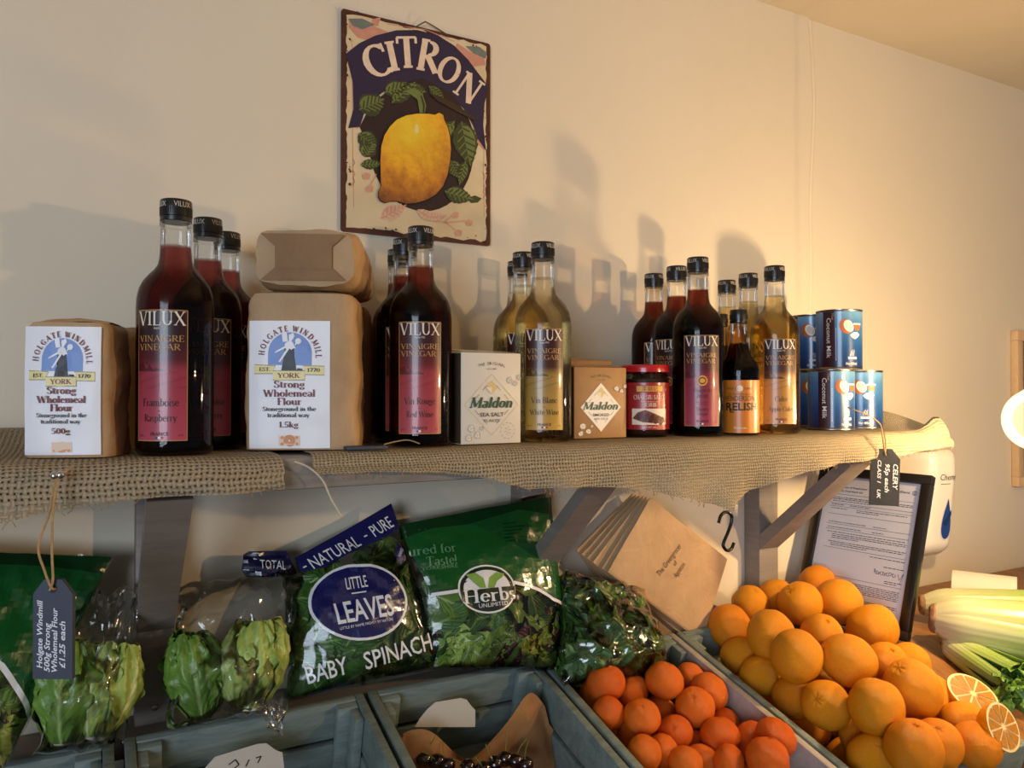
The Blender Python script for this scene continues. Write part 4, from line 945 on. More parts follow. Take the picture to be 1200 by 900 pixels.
    # letters along the arc
    for c, x, y, hh, rt, wd in (('C', 165, 219, 116, 22, 1.02), ('I', 216, 199, 106, 12, 1.05), ('T', 266, 184, 108, 4, 1.0), ('R', 341, 193, 110, -9, 1.0), ('O', 412, 238, 98, -24, .95), ('N', 484, 300, 94, -34, 1.18)):
        vs, fs, ww = text2d(c, 'serif', .8); a = rad(rt); out = []
        for px, py in vs:
            X, Y = (px - ww / 2) * hh * wd, (py - .5) * hh; out.append(f(*q(x + X * cos(a) - Y * sin(a), y - (X * sin(a) + Y * cos(a)) ), .0015))
        b.add(out, fs, 14)
    rn2 = random.Random(11)                              # rust spots along the edge
    for k in range(70):
        sd = rn2.choice('lrbt'); t_ = rn2.random(); e = .03 * rn2.random() ** 2
        u, v = {'l': (.022 + e, t_), 'r': (.975 - e, t_), 'b': (t_, .02 + e), 't': (t_, .985 - e)}[sd]; s_ = .004 + .008 * rn2.random()
        u, v = min(.985, max(.015, u)), min(.985, max(.015, v))
        b.poly([(u + s_ * rn2.uniform(.5, 1) * cos(k2), v + s_ * .75 * rn2.uniform(.5, 1) * sin(k2)) for k2 in [i * pi / 4 for i in range(8)]], f, 0, .0044 + .00004 * k)
    b.build('plate', [mat('rusty_edge', '4a2418', .6, .4, 50), m, mk('C98F7A'), mk('6f7a74'), mk('2b2140'), mk('2a1a1e'), mk('3c4426'), mk('6d7840'), mk('3a2a1c'), mk('20160e'), m2, mk('F4E08A'), mk('D8B294'), mk('CF9A80'), mk('E7CDB4')], r, smooth=False)
    MB().tube([V((.46 * sw, -.004, sh * .985)), V((.53 * sw, -.012, sh * 1.018)), V((.60 * sw, -.008, sh * 1.01)), V((.72 * sw, -.004, sh * .985))], .0012, 6).build('cord', mat('sign_cord', '5c5344', .8), r)
sign()

# ================================================================== LAMPS
def globe_lamp(loc, R_, watts, label):
    r = empty('globe_pendant', loc, label, 'lamp')
    m, t, p, o = base('lit_globe_glass') if 'lit_globe' not in _m else (_m['lit_globe'], None, None, None)
    if t:
        t.n.remove(p); tr = t.new('ShaderNodeBsdfTransparent'); g = t.new('ShaderNodeBsdfGlossy'); g.inputs['Roughness'].default_value = .03
        fr = t.new('ShaderNodeFresnel'); fr.inputs[0].default_value = 1.45; mx = t.new('ShaderNodeMixShader'); t.ln(fr.outputs[0], mx.inputs[0]); t.ln(tr.outputs[0], mx.inputs[1]); t.ln(g.outputs[0], mx.inputs[2])
        em = t.new('ShaderNodeEmission'); em.inputs[0].default_value = (1, .78, .44, 1); em.inputs[1].default_value = .21
        ad = t.new('ShaderNodeAddShader'); t.ln(mx.outputs[0], ad.inputs[0]); t.ln(em.outputs[0], ad.inputs[1]); t.ln(ad.outputs[0], o.inputs[0]); _m['lit_globe'] = m
    prof = [(0, -R_)] + [(R_ * sin(a), -R_ * cos(a)) for a in [pi * k / 24 for k in range(1, 21)]] + [(.015, R_ * 1.02), (.0135, R_ * 1.10)]
    MB().shell(prof, 48).build('glass_globe', m, r)
    brass = mat('brass', '8a6a3a', .35, metal=1)
    MB().lathe([(0, R_ * 1.05), (.013, R_ * 1.05), (.0165, R_ * 1.08), (.0165, R_ * 1.08 + .034), (.012, R_ * 1.08 + .042), (.004, R_ * 1.08 + .05), (0, R_ * 1.08 + .05)], 24).build('lamp_holder', brass, r)
    MB().tube([V((0, 0, R_ * 1.08 + .048)), V((0, 0, 2.384 - loc[2]))], .0013, 8).build('flex', mat('black_flex', '14110f', .7), r)
    fm = mat('filament', (1, .78, .42), .5, emit=9)
    pts = [V((.012 * cos(k * .9), .012 * sin(k * .9), -.018 + .05 * (k % 2))) for k in range(9)]
    MB().tube(pts, .0014, 6).build('filament', fm, r)
    L = bpy.data.objects.new('bulb_light', bpy.data.lights.new('bulb_light', 'POINT')); COL.objects.link(L)
    L.data.energy = watts; L.data.color = WARM; L.data.shadow_soft_size = .016; L.location = (0, 0, 0); L.parent = r
globe_lamp((1.405, .722, 1.478), .0535, BULB_W, 'lit glass globe bulb glowing at the right edge beside the burlap end')
globe_lamp((1.42, .02, 1.56), .0535, BULB2_W, 'lit glass globe bulb hanging nearer the room, outside the right of the view')

# ================================================================== CERTIFICATE, DISPENSER, PICTURE
def certificate():
    w_, h = .24, .33
    r = empty('framed_certificate', (1.39831, 1.06441, 1.20389), 'black framed insurance certificate leaning behind the orange crate', 'picture frame')
    r.rotation_mode = 'YXZ'; r.rotation_euler = (-.33759, .01047, -1.39191)
    bk = mat('black_frame', '100e0e', .35, coat=.3); b = MB(); t_ = .019
    for x0, x1, z0, z1 in ((-w_ / 2, w_ / 2, h / 2 - t_, h / 2), (-w_ / 2, w_ / 2, -h / 2, -h / 2 + t_), (-w_ / 2, -w_ / 2 + t_, -h / 2 + t_, h / 2 - t_), (w_ / 2 - t_, w_ / 2, -h / 2 + t_, h / 2 - t_)): b.box(x0, x1, 0, .018, z0, z1, 0, .0015)
    b.build('frame', bk, r)
    MB().box(-w_ / 2 + .004, w_ / 2 - .004, .010, .014, -h / 2 + .004, h / 2 - .004).build('backing', mat('frame_backing', '5a4630', .8), r)
    p = MB(); f = lambda u, v, off: (-.101 + u * .202, .0085 - off, .146 - v * .292)   # v down the page
    p.poly(rect(0, 1, 0, 1), f, 0)
    def T(st, u, v, h_, wd, bold=.5, font='sans'):
        vs, fs, ww = text2d(st, font, bold); p.add([f(u + x / ww * wd, v - y * h_, .0003) for x, y in vs], fs, 1)
    T("Certificate of Employers'", .10, .085, .013, .36, .8); T('Liability Insurance (a)', .10, .113, .013, .31, .8); T('Allianz', .76, .075, .017, .13, .6)
    C_ = ell(.935, .068, .021, .0145, 20); p.line2(C_ + [C_[0]], .004, f, 1, .0003)
    for du in (-.007, 0, .007): p.line2([(.935 + du, .058), (.935 + du, .078)], .003, f, 1, .0003)
    rn = random.Random(4)
    def words(u0, u1, v, wt=.0045):
        u = u0
        while u < u1:
            L = rn.uniform(.012, .05); p.line2([(u, v), (min(u1, u + L), v)], wt, f, 1, .0003); u += L + .008
    def rule(v, u0=.08, u1=.95): p.line2([(u0, v), (u1, v)], .0022, f, 1, .0003)
    rule(.135)
    for v in (.160, .172): words(.10, .94, v, .005)
    words(.10, .50, .187); rule(.205); words(.10, .24, .215); words(.30, .52, .215); rule(.228)
    words(.10, .28, .243); words(.38, .90, .243); words(.38, .62, .256); rule(.285)
    words(.10, .50, .345); words(.58, .72, .345); rule(.36); words(.10, .46, .385); words(.58, .70, .385); rule(.40)
    for v, a0, a1 in ((.420, .10, .92), (.436, .16, .94), (.449, .16, .93), (.462, .16, .45), (.490, .13, .94), (.503, .16, .92), (.516, .16, .55)): words(a0, a1, v)
    rule(.535); words(.60, .95, .556); words(.75, .95, .61); words(.78, .95, .705); words(.78, .90, .718)
    sg = [(.66 + .22 * k / 40 + .012 * sin(k * 1.7), .655 - .012 * sin(k * 1.15) - (.016 if k in (2, 3, 30, 31) else 0)) for k in range(41)]; p.line2(sg, .0035, f, 1, .0003)
    p.line2([(.90, .64), (.92, .68), (.955, .63), (.93, .70)], .0035, f, 1, .0003)
    rule(.735); words(.08, .12, .748)
    for v in (.765, .777, .789, .801, .813, .825): words(.13, .94, v)
    for v in (.845, .857): words(.13, .60, v)
    for v in (.872, .884): words(.13, .94, v)
    rule(.93)
    p.build('certificate_sheet', [mat('certificate_paper', 'F2EDF2', .5), ink('2c2a30')], r, smooth=False)
    MB().box(-w_ / 2 + t_ - .002, w_ / 2 - t_ + .002, .0060, .0075, -h / 2 + t_ - .002, h / 2 - t_ + .002).build('glass_pane', thin_glass('picture_glass', (1, 1, 1), 1.35, .7, .02), r, smooth=False)
certificate()

def dispenser():
    r = empty('soap_dispenser', (1.782, WALL + .005, 1.125), 'white wall soap dispenser with a blue teardrop window', 'soap dispenser', rz=rad(-9))
    wm = mat('white_plastic', 'EDE6D8', .28, coat=.3); mb = MB(); hw, dp, h = .052, .118, .262
    def fn(a, b):
        t = b; z = h * t
        e = 4.5; th = a * pi; c_, s_ = cos(th), sin(th); k = (abs(c_) ** e + abs(s_) ** e) ** (-1 / e)
        rnd = min(1, (sin(min(1, t / .16) * pi / 2)) ** .6 if t < .16 else 1); d_ = dp * (.80 + .20 * min(1, t / .8)) * (.55 + .45 * rnd); ww = hw * (.70 + .30 * rnd)
        if t > .9: d_ *= 1 - .10 * ((t - .9) / .1) ** 2; ww *= 1 - .05 * ((t - .9) / .1) ** 2
        return V((-c_ * k * ww, -s_ * k * d_, z))
    mb.grid(fn, 40, 40); n = len(mb.v)
    mb.grid(lambda a, b: V((lambda p: (p.x * (1 - b), p.y * (1 - b) - .02 * b, p.z + .004 * sin(b * pi / 2)))(fn(a, 1))), 40, 6)
    mb.grid(lambda a, b: V((lambda p: (p.x * (1 - b), p.y * (1 - b) - .02 * b, p.z))(fn(a, 0))), 40, 3)
    mb.build('casing', wm, r, sharp=50)
    def face(u, v, off):                                 # u across the front, v height fraction
        a = .5 + u; p = fn(a, v); return (p.x, p.y - off, p.z)
    f2 = lambda u, v, off: (lambda t: face(math.atan(u / hw) / pi if abs(u) < hw * .98 else 0, v / h, off))(0)
    b = MB(); drop = []
    for k in range(28):
        t = 2 * pi * k / 28; y = cos(t); x = sin(t) * (.62 + .38 * (-y)) * (1 - .25 * max(0, y) ** 2); drop.append((x * .0215 + .014, .098 + y * .048))
    b.poly([((x - .014) * 1.12 + .014, .098 + (y - .098) * 1.08) for x, y in drop], f2, 1, .0010, (.008, .012)); b.poly(drop, f2, 0, .0016, (.008, .012))
    b.build('level_window', [mat('blue_window', '1d3f86', .15, coat=.6), mat('window_rim', 'cfd0d2', .3)], r)
    b = MB(); b.poly([(.002, .088), (.026, .120), (.028, .108), (.014, .080)], f2, 0, .0022, (.008, .012)); b.build('lever', mat('dark_blue_lever', '122c66', .2, coat=.4), r)
    b = MB(); b.text('Cheme', f2, .010, .192, .015, 0, 'sans', width=.054, off=.0012); b.line2([(-.014, .183), (.016, .183)], .0014, f2, 0, .0012); b.build('maker_mark', ink('2a2c38'), r)
dispenser()

def wall_picture():
    a = W(1183, 388, WALL + .006); b_ = W(1183, 570, WALL + .006); h = a.z - b_.z; w_ = .34
    r = empty('wall_picture', (a.x, WALL + .006, b_.z), 'pale wood framed wall board at the far right edge, behind the globe', 'picture frame')
    b = MB(); t_ = .027
    for x0, x1, z0, z1 in ((0, w_, h - t_, h), (0, w_, 0, t_), (0, t_, t_, h - t_), (w_ - t_, w_, t_, h - t_)): b.box(x0, x1, -.022, -.002, z0, z1, 0, .002)
    b.build('frame', wood('pale_frame_wood', 'C9A578', 'DDBE92', (6, 1, 1), 10, .55, .1), r)
    m, t, p, o = base('woven_board'); wv = t.new('ShaderNodeTexBrick'); wv.inputs['Scale'].default_value = 28; wv.inputs['Color1'].default_value = (*hexc('9a7d58'), 1); wv.inputs['Color2'].default_value = (*hexc('7d6547'), 1); wv.inputs['Mortar'].default_value = (*hexc('5c4932'), 1)
    mp = t.new('ShaderNodeMapping'); mp.inputs['Rotation'].default_value = (pi / 2, 0, 0); t.ln(t.obj(), mp.inputs[0]); t.ln(mp.outputs[0], wv.inputs['Vector']); t.ln(wv.outputs[0], p.inputs['Base Color'])
    MB().box(t_ - .003, w_ - t_ + .003, -.012, -.004, t_ - .003, h - t_ + .003).build('woven_panel', m, r)
wall_picture()

# ================================================================== TAGS, PINS, HOOK, THREAD
M_twine = mat('jute_twine', 'A98A5C', .85, .25, 200); M_slate = mat('slate', '23242a', .6, .15, 60); M_slate2 = mat('slate_blue', '3a3f4e', .55, .15, 60); M_chalk = mat('chalk_pen', 'E8E8EC', .7)
def twist(pts, r_=.0011, n=26):                          # smooth path through points
    P = [V(p) for p in pts]; out = []
    for i in range(len(P) - 1):
        p0, p1, p2, p3 = P[max(0, i - 1)], P[i], P[i + 1], P[min(len(P) - 1, i + 2)]
        for k in range(8):
            t = k / 8; out.append(.5 * ((2 * p1) + (p2 - p0) * t + (2 * p0 - 5 * p1 + 4 * p2 - p3) * t * t + (3 * p1 - p0 - 3 * p2 + p3) * t ** 3))
    out.append(P[-1]); return out
def slate_tag(loc, rz, w_, h, label, lines, m, strings, rot, ry=0):
    r = empty('slate_tag', loc, label, 'price tag', rz=rad(rz)); r.rotation_euler.y = ry
    c = w_ * .28; out = [(-w_ / 2, -h), (w_ / 2, -h), (w_ / 2, -c * 1.3), (w_ / 2 - c, 0), (-w_ / 2 + c, 0), (-w_ / 2, -c * 1.3)]
    b = MB(); n = 6; t_ = .005
    b.add([(x, 0, z) for x, z in out] + [(x, t_, z) for x, z in out], [tuple(range(n)), tuple(range(2 * n - 1, n - 1, -1))] + [(i, n + i, n + (i + 1) % n, (i + 1) % n) for i in range(n)]); 
    b.add([(.0045 * cos(k), -.0003, -.009 + .0045 * sin(k)) for k in [i * pi / 6 for i in range(12)]], [tuple(range(12))], 1)
    b.build('slate_board', [m, ink('0a0a0a')], r, smooth=False)
    f = lambda u, v, off: (u, -off, v); p = MB()
    for st, u, v, hg, wd in lines: p.text(st, f, u, v, hg, 0, 'sans', 'l', .0005, wd, rad(rot), .22, 1.0)
    p.build('chalk_writing', M_chalk, r, smooth=False)
    inv = (Matrix.Translation(loc) @ r.rotation_euler.to_matrix().to_4x4()).inverted()
    s = MB()
    for pts in strings: s.tube([inv @ p for p in twist(pts)], .0012, 6)
    s.build('string', M_twine, r)
tl = W(62, 679, .893); px, py = .0, .0
slate_tag(tuple(tl), -30, .040, .099, 'dark slate tag on a twine loop, hanging at the left',
    [('Holgate Windmill', -.0100, -.088, .0056, .066), ('500g Strong', -.0025, -.092, .0056, .048), ('Wholemeal Flour', .0050, -.093, .0056, .064), ('£1.25 each', .0130, -.088, .0058, .046)], M_slate2,
    [[W(66, 558, .903), W(58, 600, .895), W(45, 640, .890), W(52, 668, .890), W(60, 688, .889), W(66, 690, .892)], [W(68, 558, .903), W(62, 600, .893), W(61, 650, .890), W(62, 680, .889), W(58, 692, .890)], [W(70, 556, .902), W(78, 552, .903), W(86, 546, .905)]], 90)
tr = W(1038, 526, .905)
slate_tag(tuple(tr), -38, .050, .103, 'black slate celery price tag hanging by twine at the right end of the shelf',
    [('CELERY', .0135, -.026, .0080, .046), ('95p each', .0000, -.026, .0074, .052), ('CLASS 1   UK', -.0130, -.020, .0060, .070)], M_slate,
    [[W(992, 477, .93), W(1000, 480, .915), (W(1018, 487, .905)), W(1031, 497, .902), W(1034, 510, .901), W(1036, 524, .900), W(1038, 534, .9005)], [W(1036, 506, .901), W(1038, 520, .900), W(1037, 532, .9005)]], -90, .03)
st = WZ(440, 526, SHELF + .004)
t_ = empty('slate_tag', (.300, .945, SHELF + .0055), 'small blank slate tag lying flat on the shelf edge before the red wine vinegar', 'price tag', rz=rad(-4))
MB().box(-.026, .026, -.011, .011, -.002, .002, 0, .0006).build('slate_board', M_slate2, t_)
MB().tube(twist([(.024, 0, .003), (.040, .004, .006), (.055, -.003, .008), (.066, -.016, .004)]), .0009, 6).build('string', M_twine, t_)
def pin(p, label):
    r = empty('map_pin', tuple(p), label, 'pin', 'silver map pins'); r.rotation_euler = (rad(90), 0, 0)
    MB().lathe([(0, 0)] + [(.0042 * sin(a), .0042 - .0042 * cos(a)) for a in [pi * k / 10 for k in range(1, 10)]] + [(0, .0084)], 20).build('head', mat('pin_steel', 'C8C8CC', .12, metal=1), r)
    MB().tube([(0, 0, .001), (0, 0, -.012)], .0006, 6).build('shaft', mat('pin_steel', 'C8C8CC', .12, metal=1), r)
pin(W(64, 557, .908), 'silver ball pin on the left in the coarse burlap, holding the twine'); pin(W(71, 556, .908), 'silver ball pin on the right, touching its twin in the coarse burlap')
hk = [W(x, y, .905) for x, y in ((842, 613), (845, 604), (851, 600), (857, 604), (857, 612), (853, 624), (848, 636), (848, 641), (852, 645), (857, 643), (860, 636))]
tag(MB().tube(twist(hk), .0026, 10).build('s_hook', mat('dark_steel', '3c3836', .25, metal=.9)), 'dark metal S-shaped hook hanging from the burlap hem', 'hook')
th = [W(x, y, .915) for x, y in ((345, 541), (362, 548), (378, 563), (388, 585), (400, 605))]
tag(MB().tube(twist(th), .0011, 6).build('loose_thread', mat('pale_thread', 'C9BDA8', .8)), 'loose pale thread dangling from the gap between the burlap strips', 'thread')

# ================================================================== PAPER BAGS
def paper_bags():
    Y0 = 1.136; T_, R_, B_, L_ = [W(x, y, Y0) for x, y in ((762, 583), (852, 655), (822, 752), (712, 670))]
    desc = ['front brown paper bag with dark printed lines, hanging by its corner', 'second brown paper bag in the fanned bundle, just behind the printed one', 'third brown paper bag in the fanned bundle', 'fourth brown paper bag in the fanned bundle', 'fifth brown paper bag in the fanned bundle', 'rearmost brown paper bag of the fanned bundle, nearest the wall']
    for k in range(6):
        r = empty('paper_bag', tuple(T_ + V((0, .011 * k, 0))), desc[k], 'paper bag', 'fanned paper bags'); r.rotation_euler = (0, rad(2.6 * k + (3 if k > 1 else 0)), 0)
        l = [p - T_ for p in (T_, R_, B_, L_)]; rn = random.Random(k)
        def f(u, v, off):
            p = l[0] * (1 - u) * (1 - v) + l[1] * u * (1 - v) + l[2] * u * v + l[3] * (1 - u) * v
            puff = .0026 * (16 * u * (1 - u) * v * (1 - v)) ** .5 + .0012 * noise.noise(V((u * 4, v * 4, k)))
            return (p.x, p.y - puff - off, p.z)
        m = MB(); m.grid(lambda a, b: f(a, b, .001), 12, 12); m.grid(lambda a, b: (lambda q: (q[0], 2 * 0 - q[1] * .3 + .001, q[2]))(f(a, b, .0)), 12, 12)
        for side in ((0, 0, 1, 0), (1, 0, 1, 1), (0, 1, 1, 1), (0, 0, 0, 1)):
            A, B = f(side[0], side[1], .001), f(side[2], side[3], .001)
            m.add([A, B, (B[0], .0015, B[2]), (A[0], .0015, A[2])], [(0, 1, 2, 3)])
        m.build('paper', M_kraft3, r)
        if k == 0:
            g = MB(); g.poly(rect(.0, 1, .90, .985), f, 0, .0016, (.1, .1)); g.build('folded_hem', M_kraft3, r)
            p = MB(); quad = [(762, 583), (852, 655), (822, 752), (712, 670)]
            def T(st, cx, cy, hg, wd, ang):
                vs, fs, ww = text2d(st, 'sans', 0); a = rad(ang); out = []
                for x, y in vs:
                    X, Yv = (x / ww - .5) * wd + .2 * y * hg, (y - .5) * hg
                    out.append(f(*inv_bilin(quad, cx + X * cos(a) - Yv * sin(a), cy - (X * sin(a) + Yv * cos(a))), .0022))
                p.add(out, fs, 0)
            T('The Greengrocer', 780, 655, 6, 44, 53); T('of', 787, 659, 5, 5, 53); T('Appleton', 792, 667, 6, 19, 55)
            p.build('printed_words', ink('5a4430'), r, smooth=False)
def inv_bilin(q, x, y, it=12):
    u = v = .5
    for _ in range(it):
        P = lambda u, v: [(q[0][i] * (1 - u) * (1 - v) + q[1][i] * u * (1 - v) + q[2][i] * u * v + q[3][i] * (1 - u) * v) for i in (0, 1)]
        p = P(u, v); du = [(a - b) / 1e-4 for a, b in zip(P(u + 1e-4, v), p)]; dv = [(a - b) / 1e-4 for a, b in zip(P(u, v + 1e-4), p)]
        ex, ey = x - p[0], y - p[1]; det = du[0] * dv[1] - dv[0] * du[1] or 1e-9
        u += (ex * dv[1] - ey * dv[0]) / det; v += (du[0] * ey - du[1] * ex) / det
    return u, v
M_kraft3 = kraft('bag_kraft', 'B7936B', 'C9A57C')
paper_bags()

# ================================================================== CRATES
M_teal = wood('teal_painted_wood', '56635f', '7d8a86', (1, 6, 6), 9, .6, .3); M_greyc = wood('grey_painted_wood', '8d8683', 'ada59e', (1, 1, 1), 16, .6, .25)
Y_F, TILT = .70, math.atan(.268); LEN = .43 / cos(TILT); ZF = .7692 + .268 * Y_F
def crate(x0, x1, label, m, depth=.13, right=None):
    r = empty('wooden_crate', (x0, Y_F, ZF), label, 'crate', 'painted wooden produce crates'); r.rotation_euler = (TILT, 0, 0)
    w_ = x1 - x0; t = .013; hh = depth / 2 - .005
    for nm, ax in (('side_panel', 0), ('side_panel', w_ - t)):
        b = MB()
        for z in (-hh, -2 * hh - .010): b.box(ax, ax + t, 0, LEN, z, z + hh, 0, .0015)
        b.build(nm, right if right and ax else m, r)
    for nm, y in (('back_panel', LEN - t), ('front_panel', 0)):
        b = MB()
        for z in (-hh, -2 * hh - .010): b.box(t + .0005, w_ - t - .0005, y, y + t, z, z + hh, 0, .0015)
        b.build(nm, m, r)
    for x in (t, w_ - t):
        for y in (t, LEN - t):
            sx = 1 if x == t else -1; sy = 1 if y == t else -1
            b = MB(); xs_ = sorted((x + sx * .0008, x + sx * .0308)); ys_ = sorted((y + sy * .0008, y + sy * .0138)); b.box(*xs_, *ys_, -depth, -.002, 0, .0015)
            xs_ = sorted((x + sx * .0008, x + sx * .0138)); ys_ = sorted((y + sy * .0146, y + sy * .0426)); b.box(*xs_, *ys_, -depth, -.004, 0, .0015)
            b.build('corner_batten', m, r)
    b = MB(); n = 5; bw = (LEN - .004) / n
    for k in range(n): b.box(.001, w_ - .001, .002 + k * bw, .002 + k * bw + bw - .006, -depth - .012, -depth - .0005, 0, .001)
    b.build('base_slats', m, r); return r
crate(-.300, .022, 'teal crate at the far left under the green salad bag', M_teal)
crate(.034, .355, 'teal crate under the bagged little lettuces, with a white card at its back', M_teal)
crate(.363, .655, 'teal crate lined with brown paper, in front of the herb bag', M_teal)
crate(.663, .957, 'grey-teal crate full of satsumas', M_teal, right=M_greyc)
crate(.963, 1.330, 'grey-teal crate heaped with large oranges', M_teal)
# the stand that carries the crates, and the counter to the right
m_ = MB(); zf = ZF - .145 / cos(TILT); m_.add([(-1.2, Y_F - .04, zf - .0107), (1.335, Y_F - .04, zf - .0107), (1.335, 1.134, zf + .268 * (1.134 - Y_F)), (-1.2, 1.134, zf + .268 * (1.134 - Y_F)), (-1.2, Y_F - .04, 0), (1.335, Y_F - .04, 0), (1.335, 1.134, 0), (-1.2, 1.134, 0)],
    [(0, 1, 2, 3), (4, 7, 6, 5), (0, 4, 5, 1), (1, 5, 6, 2), (2, 6, 7, 3), (3, 7, 4, 0)])
tag(m_.build('display_stand', wood('stand_wood', '4a3a2a', '5e4b38', (1, 6, 1), 8), smooth=False), 'sloping wooden display stand under the row of crates', 'display stand')
M_ctr = wood('counter_wood', '6a4526', '9c6c3e', (9, 1.2, 9), 7, .45, .25)
def ctr(x0, x1):
    P = [(.62, .946 - .268 * .156), (.776, .985), (.945, 1.0385), (1.204, 1.0405)]; b = MB(); n = len(P)
    for x in (x0, x1):
        b.add([(x, y, z) for y, z in P] + [(x, y, 0.0) for y, z in P[::-1]], [tuple(range(2 * n))] if x == x1 else [tuple(range(2 * n - 1, -1, -1))])
    k = 2 * n
    for i in range(2 * n): j = (i + 1) % (2 * n); b.add([b.v[i], b.v[j], b.v[k + j], b.v[k + i]], [(0, 3, 2, 1)])
    return b
tag(ctr(1.3365, 2.6).build('wooden_counter', M_ctr, smooth=False), 'brown wooden counter beneath the celery and certificate', 'counter')
def card(loc, rx, rz, pts, label, marks):
    r = empty('price_card', loc, label, 'price card', rz=rz); r.rotation_euler.x = rx
    b = MB(); n = len(pts); b.add([(x, 0, z) for x, z in pts] + [(x, .0008, z) for x, z in pts], [tuple(range(n)), tuple(range(2 * n - 1, n - 1, -1))] + [(i, n + i, n + (i + 1) % n, (i + 1) % n) for i in range(n)]); b.build('card', mat('white_card', 'B5B1A8', .6), r, smooth=False)
    p = MB(); f = lambda u, v, off: (u, -off, v)
    for q in marks: p.line2(q, .0016, f, 0, .0005)
    p.build('pen_marks', ink('26231f'), r, smooth=False)
def card_px(pts, Y, label, marks):
    P = [W(x, y, Y) for x, y in pts]; c = sum(P, V()) / len(P)
    card(tuple(c), 0, 0, [(p.x - c.x, p.z - c.z) for p in P], label, [[(W(x, y, Y).x - c.x, W(x, y, Y).z - c.z) for x, y in q] for q in marks])
card_px([(234, 908), (242, 898), (252, 887), (301, 872), (312, 871), (323, 879), (331, 882), (334, 908)], 1.070, 'white price card standing at the back of the lettuce-side crate', [[(268, 896), (276, 890), (280, 896), (272, 902)], [(292, 890), (288, 898)], [(300, 888), (306, 886), (302, 894)]])
card_px([(486, 852), (492, 842), (500, 832), (510, 823), (540, 818), (547, 820), (552, 827), (557, 832), (557, 852)], 1.088, 'white price card standing at the back of the crate lined with brown paper', [])

# brown paper liner, cherries, grapes
def liner():
    def fn(a, b):
        P0, P1 = V((.375, 1.045, .93)), V((.640, 1.045, .93)); q = P0.lerp(P1, a)
        hgt = .075 * (.72 + .28 * sin(a * 9 + .6)) * (1 if .03 < a < .97 else .8); t = b
        y = q.y - .22 + .22 * min(1, t * 1.6) + .015 * noise.noise(V((a * 5, b * 4, 2))); z = .925 + (.0 if t < .6 else hgt * (t - .6) / .4 * 1.6) + .268 * (y - 1.045) + .016 * noise.noise(V((a * 4, b * 5, 7)))
        return (q.x, y, z)
    return MB().grid(fn, 40, 30)
tag(liner().build('paper_liner', kraft('liner_kraft', '7e5a38', '9a7148'), sharp=180), 'crumpled brown paper lining the middle teal crate', 'paper')
M_cherry = mat('cherry_skin', '1c0508', .18, coat=.6); M_cstem = mat('cherry_stem', '5c6a28', .6)
cherry0 = None
for i, (x, y) in enumerate(((497, 890), (512, 893), (524, 897), (580, 895), (592, 889), (604, 892), (616, 896), (548, 899), (566, 902))):
    p = WS(x, y, -.052)
    if cherry0 is None:
        r = empty('cherry', tuple(p), '', 'cherry', 'cherries in the lined crate'); R = .0115
        MB().lathe([(0, -R)] + [(R * sin(a) * 1.03, -R * cos(a) * .95 - (.003 if k > 13 else 0)) for k, a in enumerate([pi * k / 16 for k in range(1, 16)], 1)] + [(0, R * .7)], 20).build('fruit', M_cherry, r)
        MB().tube(twist([(0, 0, R * .6), (.003, .001, .02), (.010, .004, .034)]), .0007, 5).build('stalk', M_cstem, r); cherry0 = r
    else: r = copy_tree(cherry0); r.location = p
    r.rotation_euler = (random.uniform(-.8, .8), random.uniform(-.8, .8), random.random() * 6)
    r['label'] = 'dark cherry on the brown paper, ' + ['first', 'second', 'third', 'sixth', 'seventh', 'eighth', 'rightmost', 'fourth', 'fifth'][i] + ' from the left'
for i, (x, y) in enumerate(((285, 897), (272, 903))):
    p = WS(x, y, -.05); R = .011; r = empty('grape', tuple(p), ['green grape by the white card, the one further right', 'green grape by the white card, the one further left'][i], 'grape', 'green grapes')
    MB().lathe([(0, -R * 1.15)] + [(R * sin(a), -R * 1.15 * cos(a)) for a in [pi * k / 14 for k in range(1, 14)]] + [(0, R * 1.15)], 20).build('fruit', mat('grape_skin', '9aa83c', .25, coat=.3, sub=.2), r)
    MB().tube([(0, 0, R), (.002, 0, R + .006)], .0008, 5).build('stalk', M_cstem, r)

# ================================================================== CITRUS
def peel(name, c1, c2, rough=.36, bs=420):
    m, t, p, o = base(name)
    t.ln(t.mix(t.math('MULTIPLY_ADD', t.noise(14, 4), 2, -.5, clamp=True), hexc(c1), hexc(c2)), p.inputs['Base Color'])
    p.inputs['Roughness'].default_value = rough; p.inputs['Specular IOR Level'].default_value = .35
    vo = t.new('ShaderNodeTexVoronoi'); vo.inputs['Scale'].default_value = bs; t.ln(t.obj(), vo.inputs['Vector'])
    t.ln(t.bump(t.math('ADD', t.math('MULTIPLY', vo.outputs['Distance'], .5), t.math('MULTIPLY', t.noise(45, 3), .8)), .55, .0018), p.inputs['Normal']); return m
M_or = [peel('orange_peel', 'D98508', 'E39712', .42), peel('orange_peel_deep', 'D47806', 'DE8A0E', .42)]; M_sa = [peel('satsuma_peel', 'D9620F', 'E3761C', .30, 520), peel('satsuma_peel_deep', 'D0560C', 'DC6814', .30, 520)]
M_calyx = mat('calyx', '6a6a3a', .7, .2, 300); M_scar = mat('navel_scar', '8a6020', .8)
def fruit_mesh(seed, sq, lump=.0):
    def fn(a, b):
        th = b * pi; ph = a * 2 * pi; d = V((sin(th) * cos(ph), sin(th) * sin(ph), cos(th)))
        k = 1 + .05 * noise.noise(d * 1.5 + V((seed, 0, 0))) + lump * noise.noise(d * 5 + V((0, seed, 0)))
        k -= .07 * math.exp(-(th / .20) ** 2) * (1 + .4 * cos(ph * 7)) + .035 * math.exp(-((pi - th) / .16) ** 2)
        return V((d.x * k, d.y * k, d.z * k * sq))
    return MB().grid(fn, 40, 26)
